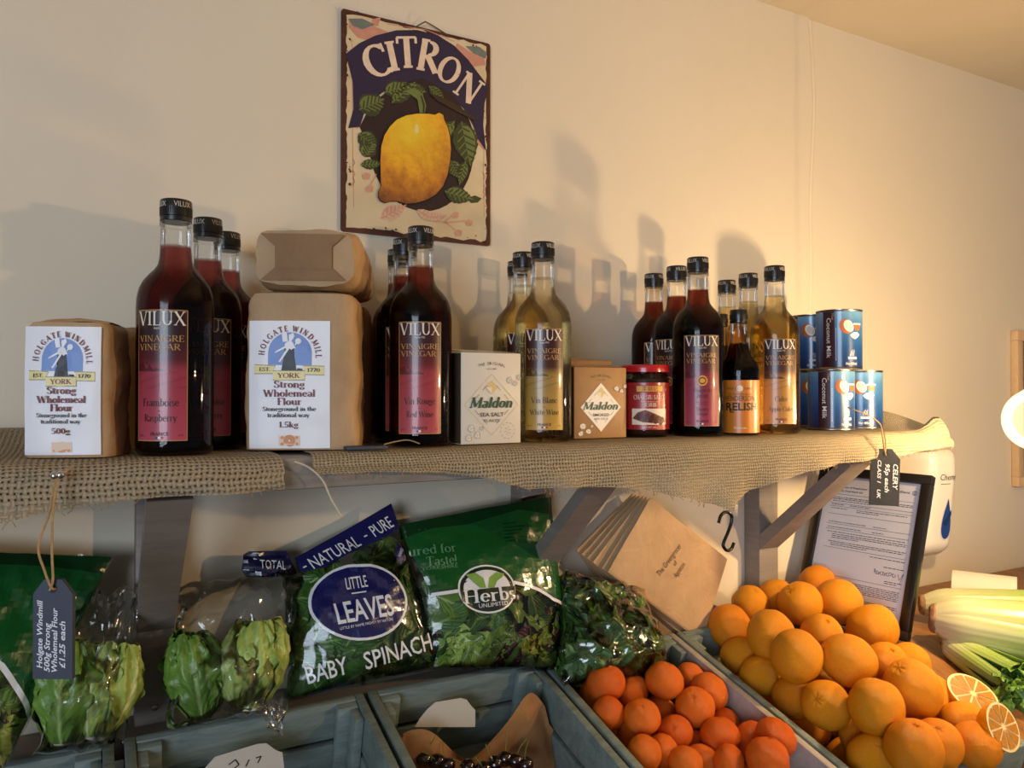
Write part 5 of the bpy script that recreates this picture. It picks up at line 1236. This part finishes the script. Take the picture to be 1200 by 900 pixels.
def citrus(name, locs, mats, sq, lump, labels, cat, group, stems):
    pro = []
    for v in range(3):
        b = fruit_mesh(v * 3.7, sq, lump); me = b
        pro.append(b)
    data = {}
    rn = random.Random(5)
    for i, (x, y, z, R) in enumerate(locs):
        v = i % 3; mi = rn.randrange(len(mats)); key = (v, mi)
        r = empty(name, (x, y, z), labels[i], cat, group)
        if key not in data:
            b = MB(); b.join(pro[v]); o = b.build('peel', mats[mi], r)
            c = MB(); n = 10
            c.lathe([(.0, .0), (.07, .005), (.075, .02), (.03, .035), (0, .03)], 12)
            for k in range(5):
                a = 2 * pi * k / 5; c.add([(.05 * cos(a - .3), .05 * sin(a - .3), .012), (.13 * cos(a), .13 * sin(a), .020), (.05 * cos(a + .3), .05 * sin(a + .3), .012)], [(0, 1, 2)])
            c.xf(Matrix.Translation((0, 0, sq * .93 - .012))); s = c.build('calyx', M_calyx, r)
            data[key] = (o, s)
        else:
            for q in data[key]:
                c = q.copy(); COL.objects.link(c); c.parent = r
        sx_ = rn.uniform(.97, 1.02); r.scale = (R * sx_, R * sx_, R * rn.uniform(.99, 1.07) / sx_)
        if i in stems: d = V(stems[i])
        else: d = V((rn.uniform(-1, 1), rn.uniform(-.3, 1), rn.uniform(-1, .8)))
        r.rotation_euler = d.to_track_quat('Z', 'Y').to_euler()
def row_labels(locs, what, heap):
    def px(p):
        d = V(p[:3]) - V((0, 0, CAMH)); return 600 + 900 * d.dot(_R) / d.dot(_F), 450 - 900 * d.dot(_U) / d.dot(_F)
    P = [(px(p), i) for i, p in enumerate(locs)]; P.sort(key=lambda q: q[0][1]); n = len(P); rows = 5; out = [''] * n
    nm = ['topmost', 'second', 'third', 'fourth', 'lowest']; od = ['first', 'second', 'third', 'fourth', 'fifth', 'sixth', 'seventh', 'eighth', 'ninth', 'tenth']
    k0 = 0
    for j in range(rows):
        k1 = round(n * (j + 1) / rows); g = sorted(P[k0:k1], key=lambda q: q[0][0]); k0 = k1
        for q, (_, i) in enumerate(g): out[i] = '%s in the %s row of the %s, %s from the left' % (what, nm[j], heap, od[q])
    return out
OR_ =[ (1.0770,1.1104,1.0733,0.0403),(1.1638,1.1411,1.0962,0.0360),(1.2317,1.1364,1.1026,0.0360),(1.2203,1.0636,1.1093,0.0420),(1.3424,1.1272,1.1213,0.0360),(1.3018,1.0396,1.1078,0.0442),(1.0722,1.0022,1.0857,0.0432),(1.0552,1.0553,1.0347,0.0360),(1.0364,0.9929,1.0206,0.0360),(1.0431,0.9185,1.0791,0.0435),(1.1477,0.9532,1.0876,0.0368),(1.2912,0.9574,1.0758,0.0460),(1.1151,0.8724,1.0730,0.0431),(1.1459,0.9462,1.0192,0.0360),(1.2089,0.8700,1.0523,0.0360),(1.2888,0.8814,1.0354,0.0360),(1.0479,0.9283,1.0047,0.0360),(1.0406,0.8564,1.0187,0.0387),(1.0655,0.7841,1.0358,0.0421),(1.1650,0.7907,1.0437,0.0447),(1.2356,0.8085,1.0094,0.0394),(1.0924,0.8252,0.9712,0.0381),(1.0430,0.7759,0.9653,0.0360),(1.0538,0.7142,1.0024,0.0407),(1.1238,0.7218,0.9916,0.0360),(1.1851,0.7014,0.9841,0.0360),(1.2306,0.7468,0.9896,0.0360),(1.3144,0.7843,1.0123,0.0374),(1.2946,0.7239,0.9836,0.0360) ]
SA_ =[ (0.7286,1.0292,1.0536,0.0320),(0.8301,1.0039,1.0465,0.0320),(0.9180,1.0420,1.0228,0.0271),(0.7873,1.0361,1.0259,0.0284),(0.7061,0.9889,1.0228,0.0266),(0.7436,0.9533,1.0234,0.0280),(0.8330,1.0160,0.9933,0.0260),(0.8569,0.9600,1.0137,0.0320),(0.9115,0.9877,1.0189,0.0320),(0.7505,0.9871,0.9858,0.0260),(0.8036,0.9456,0.9889,0.0276),(0.8606,0.9073,0.9875,0.0304),(0.9122,0.8954,0.9771,0.0269),(0.9147,0.8450,0.9976,0.0311),(0.8648,0.8146,0.9888,0.0320),(0.7122,0.9076,0.9924,0.0260),(0.7604,0.9237,0.9769,0.0260),(0.8439,0.9491,0.9580,0.0260),(0.7627,0.8752,0.9799,0.0260),(0.8147,0.8991,0.9622,0.0260),(0.8263,0.8533,0.9754,0.0260),(0.9190,0.9595,0.9737,0.0260),(0.7337,1.0697,1.0170,0.0260) ]
OR, HALF = OR_[:-2], OR_[-2:]
lab = row_labels(OR, 'orange', 'orange heap')
citrus('orange', OR, M_or, 1.0, .012, lab, 'orange', 'oranges in the crate',
       {1: (-.05, -.5, 1), 6: (.4, .3, .8), 9: (.5, .5, .7), 10: (-.2, -.6, 1), 14: (-.25, -.55, .9), 17: (-.9, -.3, .5), 18: (.2, .4, -1), 19: (-.55, .1, .8), 23: (-.2, -.25, 1), 24: (-.45, -.3, 1), 21: (-.6, -.5, .6), 22: (-.2, -.7, .9), 8: (.3, -.6, .7)})
lab = row_labels(SA_, 'satsuma', 'satsuma pile')
citrus('satsuma', SA_, M_sa, .88, .03, lab, 'satsuma', 'satsumas in the crate',
       {0: (.2, .2, 1), 1: (.3, -.1, 1), 7: (-.5, -.5, .9), 10: (-.6, -.6, .7), 5: (-.3, -.5, 1), 14: (.2, .1, 1), 11: (.1, .2, 1), 13: (.5, -.2, 1)})
rn = random.Random(9); fill_o = []; fill_s = []
for j in range(4):
    for i in range(4):
        y = .775 + .088 * j; fill_o.append((1.023 + .083 * i + rn.uniform(-.002, .002), y, .7692 + .268 * y - .092, .039))
for j in range(5):
    for i in range(4):
        y = .775 + .066 * j; fill_s.append((.705 + .0645 * i, y, .7692 + .268 * y - .104, .029))
citrus('orange', fill_o, M_or, 1.0, .012, ['orange underneath, showing only through gaps in the orange heap'] * len(fill_o), 'orange', 'oranges at the bottom of the crate', {})
citrus('satsuma', fill_s, M_sa, .88, .03, ['satsuma underneath, showing only through gaps in the satsuma pile'] * len(fill_s), 'satsuma', 'satsumas at the bottom of the crate', {})
# cut halves
def half(loc, R, nrm, label):
    r = empty('orange_half', loc, label, 'orange half', 'cut orange halves'); r.rotation_euler = V(nrm).to_track_quat('Z', 'Y').to_euler()
    b = MB(); b.grid(lambda a, t: V((R * sin(pi / 2 + t * pi / 2) * cos(a * 2 * pi), R * sin(pi / 2 + t * pi / 2) * sin(a * 2 * pi), R * cos(pi / 2 + t * pi / 2))), 40, 14); b.build('peel', M_or[0], r)
    b = MB(); f = lambda u, v, off: (u, v, off - .0004)
    b.poly(ell(0, 0, R * .995, R * .995, 40), f, 0, 0)
    b.build('pith', mat('pith', 'EBD3A0', .55), r, smooth=False)
    b = MB()
    for k in range(10):
        a0, a1 = 2 * pi * k / 10 + .045, 2 * pi * (k + 1) / 10 - .045
        P = [(R * .10 * cos((a0 + a1) / 2), R * .10 * sin((a0 + a1) / 2))] + [(R * .885 * cos(a0 + (a1 - a0) * j / 6), R * .885 * sin(a0 + (a1 - a0) * j / 6)) for j in range(7)]
        b.poly(P, f, 0, .0012)
    b.build('flesh', mat('orange_flesh', 'B0761A', .28, .25, 300, .5, 500, coat=.25), r, smooth=False)
half((1.272, .756, 1.0285), .0405, (-.095, -.52, .85), 'cut orange half facing up, on the right edge of the orange heap')
half((1.214, .676, 1.0165), .0355, (.009, -.90, .423), 'cut orange half turned on its side, nearest the bottom right corner')

# ================================================================== CELERY AND ROLL
def celerymat():
    m, t, p, o = base('celery_stalk'); sp = t.new('ShaderNodeSeparateXYZ'); t.ln(t.uv(), sp.inputs[0])
    f = t.math('ADD', sp.outputs[1], t.math('MULTIPLY_ADD', t.noise(10, 3), .25, -.12))
    c = t.ramp(f, [(0, hexc('C4C0A2')), (.2, hexc('BCC092')), (.5, hexc('98AC5C')), (.95, hexc('6C8C3E'))])
    st_ = t.math('SINE', t.math('MULTIPLY', sp.outputs[0], 34)); st2 = t.math('MULTIPLY_ADD', st_, .5, .5)
    c = t.mix(t.math('MULTIPLY', st2, .16), c, hexc('8FA85A')); t.ln(c, p.inputs['Base Color']); p.inputs['Roughness'].default_value = .33; p.inputs['Subsurface Weight'].default_value = .15; p.inputs['Subsurface Radius'].default_value = (.004, .006, .002)
    t.ln(t.bump(st_, .22, .0010), p.inputs['Normal']); return m
M_cel = celerymat(); M_root = mat('celery_root', '8d6a4c', .8, .35, 60, .6, 80); M_cleaf = leafmat('celery_leaf', '3d6a26', '6f9a3c', '9dbb62')
def celery(p0, p1, R, label, n=9, Ln=.34, leaves=False, seed=1, spread=.5):
    p0, p1 = V(p0), V(p1); ax = (p1 - p0).normalized()
    r = empty('celery', tuple(p0), label, 'celery', 'celery heads on the counter'); r.rotation_euler = ax.to_track_quat('Z', 'Y').to_euler()
    rn = random.Random(seed)
    b = MB(); b.lathe([(0, -.004), (R * .38, -.004), (R * .52, -.001), (R * .58, .005), (R * .5, .02), (0, .02)], 28)
    b.v = [(x * (1 + .10 * noise.noise(V((x * 90, y * 90, z * 60 + seed)))), y, z + .003 * noise.noise(V((x * 160, y * 160, seed)))) for x, y, z in b.v]
    b.build('root_end', M_root, r)
    for layer, (cnt, rr, hw) in enumerate(((6, .82, .72), (4, .45, .62))):
        for k in range(cnt):
            phi = 2 * pi * k / cnt + layer * .5 + rn.uniform(-.1, .1) + seed; L = Ln * rn.uniform(.9, 1.05); bend = rn.uniform(-.01, .02)
            def fn(a, t):
                z = .004 + t * L; s_ = (a - .5) * 2
                base_r = R * rr * (.58 + .47 * sin(min(1, t * 7) * pi / 2) + spread * t)
                wdt = R * hw * (1.06 - .30 * t) * (.75 + .25 * min(1, t * 7))
                ang = phi + s_ * wdt / max(base_r, .006) * (1 if abs(s_) < .95 else 1)
                q = base_r * (1 + .10 * (1 - s_ * s_)) + bend * t * t
                return V((q * cos(ang), q * sin(ang), z))
            def inner(a, t): 
                p = fn(1 - a, t); s_ = (a - .5) * 2; l = sqrt(p.x ** 2 + p.y ** 2); k2 = 1 - min(.75, (.0075 * (1 - s_ ** 4)) / max(l, .004)); return V((p.x * k2, p.y * k2, p.z))
            s = MB(); s.grid(fn, 14, 22); s.grid(inner, 14, 22); s.build('stalk', M_cel, r, sharp=80)
    if leaves:
        s = MB()
        for k in range(26):
            a = rn.uniform(0, 2 * pi); q = R * rn.uniform(.3, 1.5); z = Ln * rn.uniform(.86, 1.06)
            leaf_into(s, V((q * cos(a), q * sin(a), z)), V((cos(a) * .5, sin(a) * .5, rn.uniform(.3, 1))), V((rn.uniform(-1, 1), rn.uniform(-1, 1), 1)), rn.uniform(.025, .05), rn.uniform(.014, .024), rn.uniform(-.4, .6), .25, 0, rn)
        s.build('leaves', M_cleaf, r)
def leaf_into(mb, pos, d, nrm, L, wd, curl, ruf, mi, rn, nu=4, nv=7, shape=.75):
    d = V(d).normalized(); nrm = V(nrm); nrm = (nrm - d * nrm.dot(d)); nrm = nrm.normalized() if nrm.length > 1e-5 else d.orthogonal().normalized(); sd = d.cross(nrm); ph = rn.random() * 6
    def fn(a, b):
        s_ = (a - .5) * 2; w_ = wd * (sin(pi * min(.98, .06 + .92 * b)) ** shape); t = b * L
        bend = curl * L * b * b; cup = .35 * wd * s_ * s_ * .6
        rr = ruf * wd * sin(b * 17 + s_ * 3 + ph) * abs(s_)
        return pos + d * t + sd * (s_ * w_) + nrm * (cup - bend + rr)
    mb.grid(fn, nu, nv, mi)
celery((1.422, .925, 1.089), (1.530, .745, 1.080), .049, 'pale celery head lying in front, its cut root end facing left', seed=1, Ln=.36)
celery((1.532, 1.020, 1.077), (1.68, .84, 1.085), .037, 'pale celery head lying behind, beside the certificate frame', seed=4, Ln=.36)
ca_, cb_ = WS(1108, 750, .030, .777), WS(1186, 803, .030, .777)
celery(tuple(ca_), tuple(cb_), .026, 'thin celery lying lowest, with its leafy end toward the orange halves', seed=7, Ln=(cb_ - ca_).length, leaves=True, spread=.7)
def roll():
    r = empty('paper_roll', (1.70, .985, 1.0395 + .0455), 'white paper roll lying behind the celery by the wall', 'paper roll', rz=rad(-62))
    wm = mat('roll_white', 'D8D0C2', .55); R = .045
    b = MB(); b.lathe([(.019, -.06), (R - .001, -.06), (R, -.059), (R, .059), (R - .001, .06), (.019, .06), (.019, -.06)], 48).xf(Matrix.Rotation(pi / 2, 4, 'Y')); b.build('paper', wm, r)
    b = MB(); b.lathe([(.0165, -.0595), (.0188, -.0595), (.0188, .0595), (.0165, .0595), (.0165, -.0595)], 32).xf(Matrix.Rotation(pi / 2, 4, 'Y')); b.build('core', mat('card_core', 'B98F5C', .8), r)
    b = MB(); b.grid(lambda a, t: V((-.058 + .116 * a, -R * cos(t * 1.2) - .001 - .03 * max(0, t - .6), -R * sin(t * 1.2) * .9)), 6, 12); b.build('loose_end', mat('roll_tan', 'CDA878', .6), r)
roll()

# ================================================================== LETTUCE AND BAGGED SALAD
M_let = leafmat('lettuce_leaf', '86a244', 'b0c268', 'DDE3B4', .38); M_let2 = leafmat('lettuce_leaf_dark', '4d7026', '73963c', 'A9BF74', .38)
M_spin = leafmat('spinach_leaf', '2f5a1c', '4d7a2c', '8fae58'); M_herb = leafmat('salad_green', '5d8730', '86a944', 'C6D596'); M_red = leafmat('red_leaf', '3c1420', '5a2230', '7c4a4c'); M_dark = leafmat('dark_leaf', '2c5220', '487030', '86a65c')
M_frise = leafmat('frisee', '8fae3c', 'b4c95c', 'dfe6b4')
def lettuce(butt, tip, R, label, m, seed, group):
    butt, tip = V(butt), V(tip); ax = tip - butt; L = ax.length; r = empty('little_gem_lettuce', tuple(butt), label, 'lettuce', group); r.rotation_euler = ax.to_track_quat('Z', 'Y').to_euler()
    rn = random.Random(seed)
    b = MB(); b.lathe([(0, -.004), (R * .30, -.004), (R * .36, .002), (R * .34, .02), (0, .03)], 20); b.build('stump', mat('lettuce_stump', 'DDD8B8', .6, .15, 80), r)
    s = MB()
    for k in range(24):
        lay = k / 24; phi = k * 2.4 + seed; Lk = L * (1.02 - .12 * rn.random()); rr = R * (1.0 - .62 * lay); hw = .95 - .25 * lay; ph = rn.random() * 6; flare = rn.uniform(.0, .22) * (1 - lay)
        def fn(a, t):
            s_ = (a - .5) * 2; prof = .30 + .74 * sin(pi * min(1, t * .86 + .05)) ** .8
            q = rr * prof + R * flare * max(0, t - .6) ** 1.5
            ang = phi + s_ * hw * (.45 + .55 * min(1, t * 1.5)) * (1 - .35 * max(0, t - .75) * 4 * abs(s_))
            q += R * (.13 * sin(t * 21 + ph) * abs(s_) ** 2 + .07 * sin(s_ * 11 + t * 6 + ph)) * min(1, t * 1.6) + R * .06 * noise.noise(V((s_ * 4, t * 9, k + seed))) * min(1, t * 2.5) + R * .055 * noise.noise(V((s_ * 10, t * 20, k + seed)))
            z = Lk * t * (1 - .10 * s_ * s_ * t) - (.18 * R * max(0, t - .85) * 6) * lay
            return V((q * cos(ang), q * sin(ang), z))
        s.grid(fn, 18, 26, 0)
    s.build('leaves', m, r, sharp=180)
    return r
def px_pt(x, y, Y): return W(x, y, Y)
lettuce(px_pt(238, 838, 1.100), px_pt(222, 738, 1.112), .040, 'darker little lettuce, left one of the bagged pair beside the bracket', M_let2, 2, 'bagged lettuces in the middle')
lettuce(px_pt(290, 828, 1.080), px_pt(303, 722, 1.105), .046, 'paler little lettuce with white stump, right one of the bagged pair', M_let, 5, 'bagged lettuces in the middle')
lettuce(px_pt(78, 868, 1.085), px_pt(92, 748, 1.11), .043, 'dark little lettuce bagged at the far left, behind the slate tag', M_let2, 8, 'bagged lettuces at the left')
lettuce(px_pt(112, 862, 1.075), px_pt(142, 752, 1.10), .036, 'pale yellow-green lettuce bagged at the far left, right of the slate tag', M_let, 11, 'bagged lettuces at the left')
M_film = film('clear_film', (.985, .99, .985), .55, 1.4, .018, .08, 14); M_film2 = film('bag_film', (.98, .99, .98), .32, 1.2, .006, .09, 10)
class Pouch:
    def __init__(s, quad, Yb, Yt, bulge, crink, seed, peak=.35, wav=0):
        s.q = quad; TL, TR, BR, BL = quad; s.c = [W(*BL, Yb), W(*BR, Yb), W(*TR, Yt), W(*TL, Yt)]
        s.qq = [BL, BR, TR, TL]; s.bulge, s.cr, s.seed, s.peak, s.wav = bulge, crink, seed, peak, wav
        n = (s.c[1] - s.c[0]).cross(s.c[3] - s.c[0]); s.n = n.normalized()
        if s.n.y > 0: s.n = -s.n
    def f(s, u, v, off, back=False):
        c = s.c; p = c[0] * (1 - u) * (1 - v) + c[1] * u * (1 - v) + c[2] * u * v + c[3] * (1 - u) * v
        uu, vv = min(1, max(0, u)), min(1, max(0, v))
        sh = (max(0, 4 * uu * (1 - uu)) ** .55) * (sin(pi * min(1, vv ** .8 * (1 if vv < s.peak else 1))) ** .6 if vv < .999 else 0) * (1.15 - .55 * vv)
        k = noise.noise(V((u * 5, v * 5, s.seed))) + .55 * noise.noise(V((u * 12, v * 12, s.seed + 3))) + .35 * abs(noise.noise(V((u * 9 + v * 6, v * 4 - u * 5, s.seed + 9))))
        e = min(1, 8 * uu * (1 - uu)) * .7 + .3
        if s.wav: p = p + V((s.wav * noise.noise(V((u * 3, v * 5, s.seed + 20))), 0, s.wav * noise.noise(V((u * 5, v * 3, s.seed + 30)))))
        return p + s.n * ((-.25 if back else 1) * s.bulge * sh + s.cr * k * e + off)
    def uvw(s, q):
        e1 = (s.c[1] - s.c[0]).normalized(); e2 = s.n.cross(e1)
        if e2.dot(s.c[3] - s.c[0]) < 0: e2 = -e2
        if not hasattr(s, 'pl'): s.pl = [((c - s.c[0]).dot(e1), (c - s.c[0]).dot(e2)) for c in s.c]
        d = q - s.c[0]; return inv_bilin(s.pl, d.dot(e1), d.dot(e2), 4)
    def uv(s, x, y): return inv_bilin(s.qq, x, y)
    def film(s, name, m, parent, nu=44, nv=44):
        b = MB(); b.grid(lambda a, t: s.f(a, t, 0), nu, nv); b.grid(lambda a, t: s.f(1 - a, t, -.001, True), nu // 2, nv // 2); return b.build(name, m, parent, sharp=180)
    def poly(s, b, pts, mi, off, cell=(.03, .03)):
        b.poly([s.uv(*p) for p in pts], s.f, mi, off, cell)
    def text(s, b, st, cx, cy, hg, wd, ang, mi, off=.0018, font='sans', bold=0, shear=0):
        vs, fs, ww = text2d(st, font, bold); a = rad(ang); out = []; ly = _lay.get(id(fs), [0] * len(fs))
        for x, y in vs:
            X, Y = (x / ww - .5) * wd + shear * y * hg, (y - .5) * hg
            out.append(s.uv(cx + X * cos(a) - Y * sin(a), cy - (X * sin(a) + Y * cos(a))))
        for fc, k in zip(fs, ly): b.poly([out[i] for i in fc], s.f, mi, off + k * 3e-5, (.03, .03))
    def leaves(s, b, n, region, sizes, mats, rn, depth=(.004, .03), ruf=.15, lie=.5, curl=.4):
        for k in range(n):
            x, y = rn.uniform(*region[0]), rn.uniform(*region[1]); u, v = s.uv(x, y)
            if not (.03 < u < .97 and .02 < v < .97): continue
            dd = rn.uniform(*depth); p = s.f(u, v, -dd - .004); a = rn.uniform(0, 2 * pi)
            ex = (s.c[1] - s.c[0]).normalized(); ez = (s.c[3] - s.c[0]).normalized(); d = ex * cos(a) + ez * sin(a) + s.n * rn.uniform(-.3, .1)
            nn = s.n + (ex * rn.uniform(-1, 1) + ez * rn.uniform(-1, 1)) * lie; L = rn.uniform(*sizes)
            b_ = MB(); leaf_into(b_, p - d.normalized() * L * .5, d, nn, L, L * rn.uniform(.24, .40), rn.uniform(-.1, curl), ruf, rn.choice(mats), rn)
            vs = []                                       # keep the leaf inside the bag
            for q in b_.v:
                q = V(q); u_, v_ = s.uvw(q); h = (q - s.f(u, v, 0)).dot(s.n)
                u_, v_ = min(.975, max(.025, u_)), min(.975, max(.02, v_))
                vs.append(tuple(s.f(u_, v_, min(-.002, max(-.045, h)))))
            b_.v = vs; b.join(b_)
WHITE_T = printed('print_white', 'D9DCE0', .35, .2)

# baby spinach bag
rn = random.Random(21)
P = Pouch([(332, 654), (461, 591), (524, 782), (337, 822)], 1.105, 1.178, .050, .0045, 2)
r = empty('spinach_bag', (0, 0, 0), 'clear bag of baby spinach with a navy oval label, leaning on the wall', 'salad bag')
P.film('film', M_film2, r)
b = MB()
P.poly(b, [(344, 655), (352, 651), (458, 590), (467, 622), (440, 636), (400, 655), (374, 670), (349, 674)], 0, .0008)
oval = [(x, max(668, y)) for x, y in ell(411, 712, 56, 45, 40, rot=-.10)]; P.poly(b, oval, 1, .0010, (.025, .025))
P.poly(b, [(411 + (x - 411) * .945, 712 + (y - 712) * .935 + (.6 if y < 672 else 0)) for x, y in oval], 0, .0014, (.025, .025))
P.poly(b, [(457, 651), (462, 640), (469, 648), (471, 660), (464, 666), (458, 662)], 0, .0010); P.text(b, 'WASHED', 464, 652, 4, 12, 65, 1); 
P.text(b, 'NATURAL', 387, 651, 15, 62, 27, 1, bold=.2); P.text(b, 'PURE', 443, 620, 15, 28, 30, 1, bold=.2); P.text(b, '-', 423, 631, 6, 4, 27, 1, bold=3); P.text(b, '-', 353, 667, 6, 4, 27, 1, bold=3)
P.text(b, 'THE', 405, 675, 5, 9, 6, 2); P.text(b, 'LITTLE', 407, 690, 14, 24, 8, 1, bold=.3); P.poly(b, [(401, 704), (417, 702), (417, 700.5), (401, 702.5)], 1, .0018)
P.text(b, 'LEAVES', 415, 721, 24, 66, 10, 1, bold=.9); P.text(b, 'LITTLE BY NAME MIGHTY BY NATURE', 417, 738, 3, 62, 11, 1)
P.text(b, 'BABY', 374, 789, 19, 43, 15, 1, bold=.5); P.text(b, 'SPINACH', 455, 767, 19, 87, 17, 1, bold=.5); P.text(b, '200g', 512, 775, 9, 19, 16, 1, bold=.8, shear=.25)
b.build('printed_label', [printed('print_navy', '191b52',   .25, .14), WHITE_T, printed('print_blue', '3a4a8a')], r)
lv = MB(); P.leaves(lv, 150, ((338, 522), (676, 818)), (.045, .075), [0, 0, 1], rn, (.002, .03)); P.leaves(lv, 30, ((430, 490), (640, 720)), (.045, .07), [1], rn, (.01, .03))
tag(lv.build('spinach_leaves', [M_spin, M_dark], sharp=180), 'baby spinach leaves packed inside the clear navy-labelled bag', 'salad leaves', kind='stuff')
P2 = Pouch([(283, 652), (348, 650), (350, 690), (287, 690)], 1.17, 1.175, .012, .004, 8)
b = MB(); P2.poly(b, [(285, 650), (292, 646), (335, 645), (347, 672), (335, 674), (288, 676), (283, 668)], 0, .0008, (.1, .1)); P2.text(b, 'TOTAL', 318, 661, 10, 30, -3, 1, .002)
b.build('folded_corner', [printed('print_navy2', '15163f',   .25, .14), WHITE_T], r)

# herb salad bag
P = Pouch([(466, 612), (645, 577), (664, 786), (496, 786)], 1.10, 1.175, .052, .0045, 5)
r = empty('herb_salad_bag', (0, 0, 0), 'green-topped bag of mixed herb salad, standing between spinach and leafy bag', 'salad bag')
P.film('film', M_film2, r)
b = MB()
wave = [(496, 700), (520, 697), (560, 690), (583, 688), (600, 691), (613, 695), (625, 701), (634, 706), (653, 710)]
P.poly(b, [(466, 616), (560, 598), (645, 583)] + [(653, 709)] + wave[::-1][1:], 0, .0008)
P.poly(b, [(466, 616), (560, 598), (645, 583), (646, 606), (600, 600), (540, 618), (500, 622), (467, 634)], 1, .0011)
P.poly(b, wave + [(x, y + 4) for x, y in wave[::-1]], 2, .0012); P.poly(b, [(x, y - 2) for x, y in wave] + [(x, y - .8) for x, y in wave[::-1]], 3, .0014)
P.text(b, 'ured for', 499, 648, 11, 48, 4, 4, font='serif'); P.text(b, 'Taste!', 507, 662, 11, 32, 4, 4, font='serif'); P.text(b, 'YORKSHIRE', 505, 670, 4, 36, 3, 4)
for k, wl in enumerate((16, 26, 22, 18, 24, 14)): P.poly(b, [(578, 618 + 4.4 * k), (578 + wl, 616 + 4.4 * k), (578 + wl, 617.4 + 4.4 * k), (578, 619.4 + 4.4 * k)], 1, .0014)
P.poly(b, ell(552, 697, 31, 28, 32), 2, .0016); P.poly(b, ell(552, 697, 29, 26, 32), 3, .0018)
P.poly(b, [(x, min(y, 699)) for x, y in ell(552, 697, 25, 22, 32)], 2, .0020)
for P_ in ([(544, 696), (536, 688), (530, 680), (540, 678), (548, 685), (550, 696)], [(552, 696), (554, 684), (562, 678), (571, 680), (568, 684), (562, 688), (558, 697)]): P.poly(b, P_, 5, .0024)
P.poly(b, [(523, 699), (582, 694), (582, 707), (560, 714), (525, 711)], 3, .0026); P.text(b, 'Herbs', 554, 704, 15, 56, 5, 2, .0030, 'serif', .2); P.text(b, 'UNLIMITED', 557, 715, 4.5, 30, 6, 2, .0030)
b.build('printed_label', [printed('print_green', '124f22', .22, .16), printed('print_green_dark', '0b3317', .22, .16), WHITE_T, printed('print_green_black', '10241a', .3, .2), printed('print_pale_green', '5f8f68'), printed('print_leaf', '7ea24a')], r)
lv = MB(); P.leaves(lv, 120, ((500, 662), (690, 784)), (.04, .07), [0, 0, 1, 2, 3], rn, (.002, .03), .2); P.leaves(lv, 60, ((505, 660), (745, 784)), (.03, .055), [4, 0], rn, (.001, .012), .5)
tag(lv.build('mixed_salad_leaves', [M_herb, M_spin, M_red, M_dark, M_frise], sharp=180), 'mixed green, frilly and red leaves inside the herb salad bag', 'salad leaves', kind='stuff')

# green salad bag at the far left
P = Pouch([(-95, 642), (134, 651), (4, 905), (-95, 905)], 1.085, 1.165, .045, .006, 12)
r = empty('green_salad_bag', (0, 0, 0), 'dark green salad bag cut by the left edge, behind the slate tag', 'salad bag')
P.film('film', M_film2, r); b = MB()
wave = [(-95, 742), (-50, 755), (0, 786), (14, 806), (29, 829), (34, 843)]
P.poly(b, [(-95, 645), (131, 653), (36, 842)] + wave[::-1][1:], 0, .0008); P.poly(b, wave + [(x - 5, y + 6) for x, y in wave[::-1]], 1, .0012)
P.poly(b, [(-95, 645), (131, 653), (118, 676), (60, 668), (0, 664), (-95, 664)], 2, .0011)
b.build('printed_label', [printed('print_green', '124f22', .22, .16) if 0 else bpy.data.materials['print_green'], WHITE_T, bpy.data.materials['print_green_dark']], r)
lv = MB(); P.leaves(lv, 90, ((-90, 34), (775, 900)), (.04, .07), [0, 1, 2, 3], rn, (.002, .02), .3)
tag(lv.build('mixed_salad_leaves', [M_herb, M_spin, M_red, M_frise], sharp=180), 'salad leaves showing through the bottom of the left green bag', 'salad leaves', kind='stuff')

# clear bags
def clear_bag(quad, Yb, Yt, bulge, seed, label, tail=None, name='lettuce_bag'):
    P = Pouch(quad, Yb, Yt, bulge, .010, seed, wav=.014)
    r = empty(name, (0, 0, 0), label, 'clear bag'); P.film('film', M_film, r, 56, 56)
    if tail:
        T_ = Pouch(tail, 1.035, 1.05, .006, .008, seed + 4, wav=.006); T_.film('tied_tail', M_film, r, 20, 20)
    return P, r
clear_bag([(88, 690), (168, 694), (146, 872), (36, 886)], 1.085, 1.155, .075, 31, 'crinkled clear bag holding two lettuces at the far left')
clear_bag([(214, 690), (352, 664), (336, 836), (196, 852)], 1.095, 1.165, .080, 37, 'crinkled clear bag holding the pair of lettuces', [(292, 824), (330, 818), (334, 862), (318, 850)])
P, r = clear_bag([(664, 668), (756, 690), (778, 795), (655, 806)], 1.055, 1.13, .065, 43, 'crinkled clear bag of dark spring greens above the satsumas', name='greens_bag')
lv = MB(); P.leaves(lv, 170, ((662, 772), (676, 790)), (.07, .11), [0, 0, 0, 1], rn, (.002, .05), .2, .9, .9)
tag(lv.build('spring_greens', [M_dark, M_spin], sharp=180), 'dark curled spring greens packed in the clear bag above the satsumas', 'greens', kind='stuff')
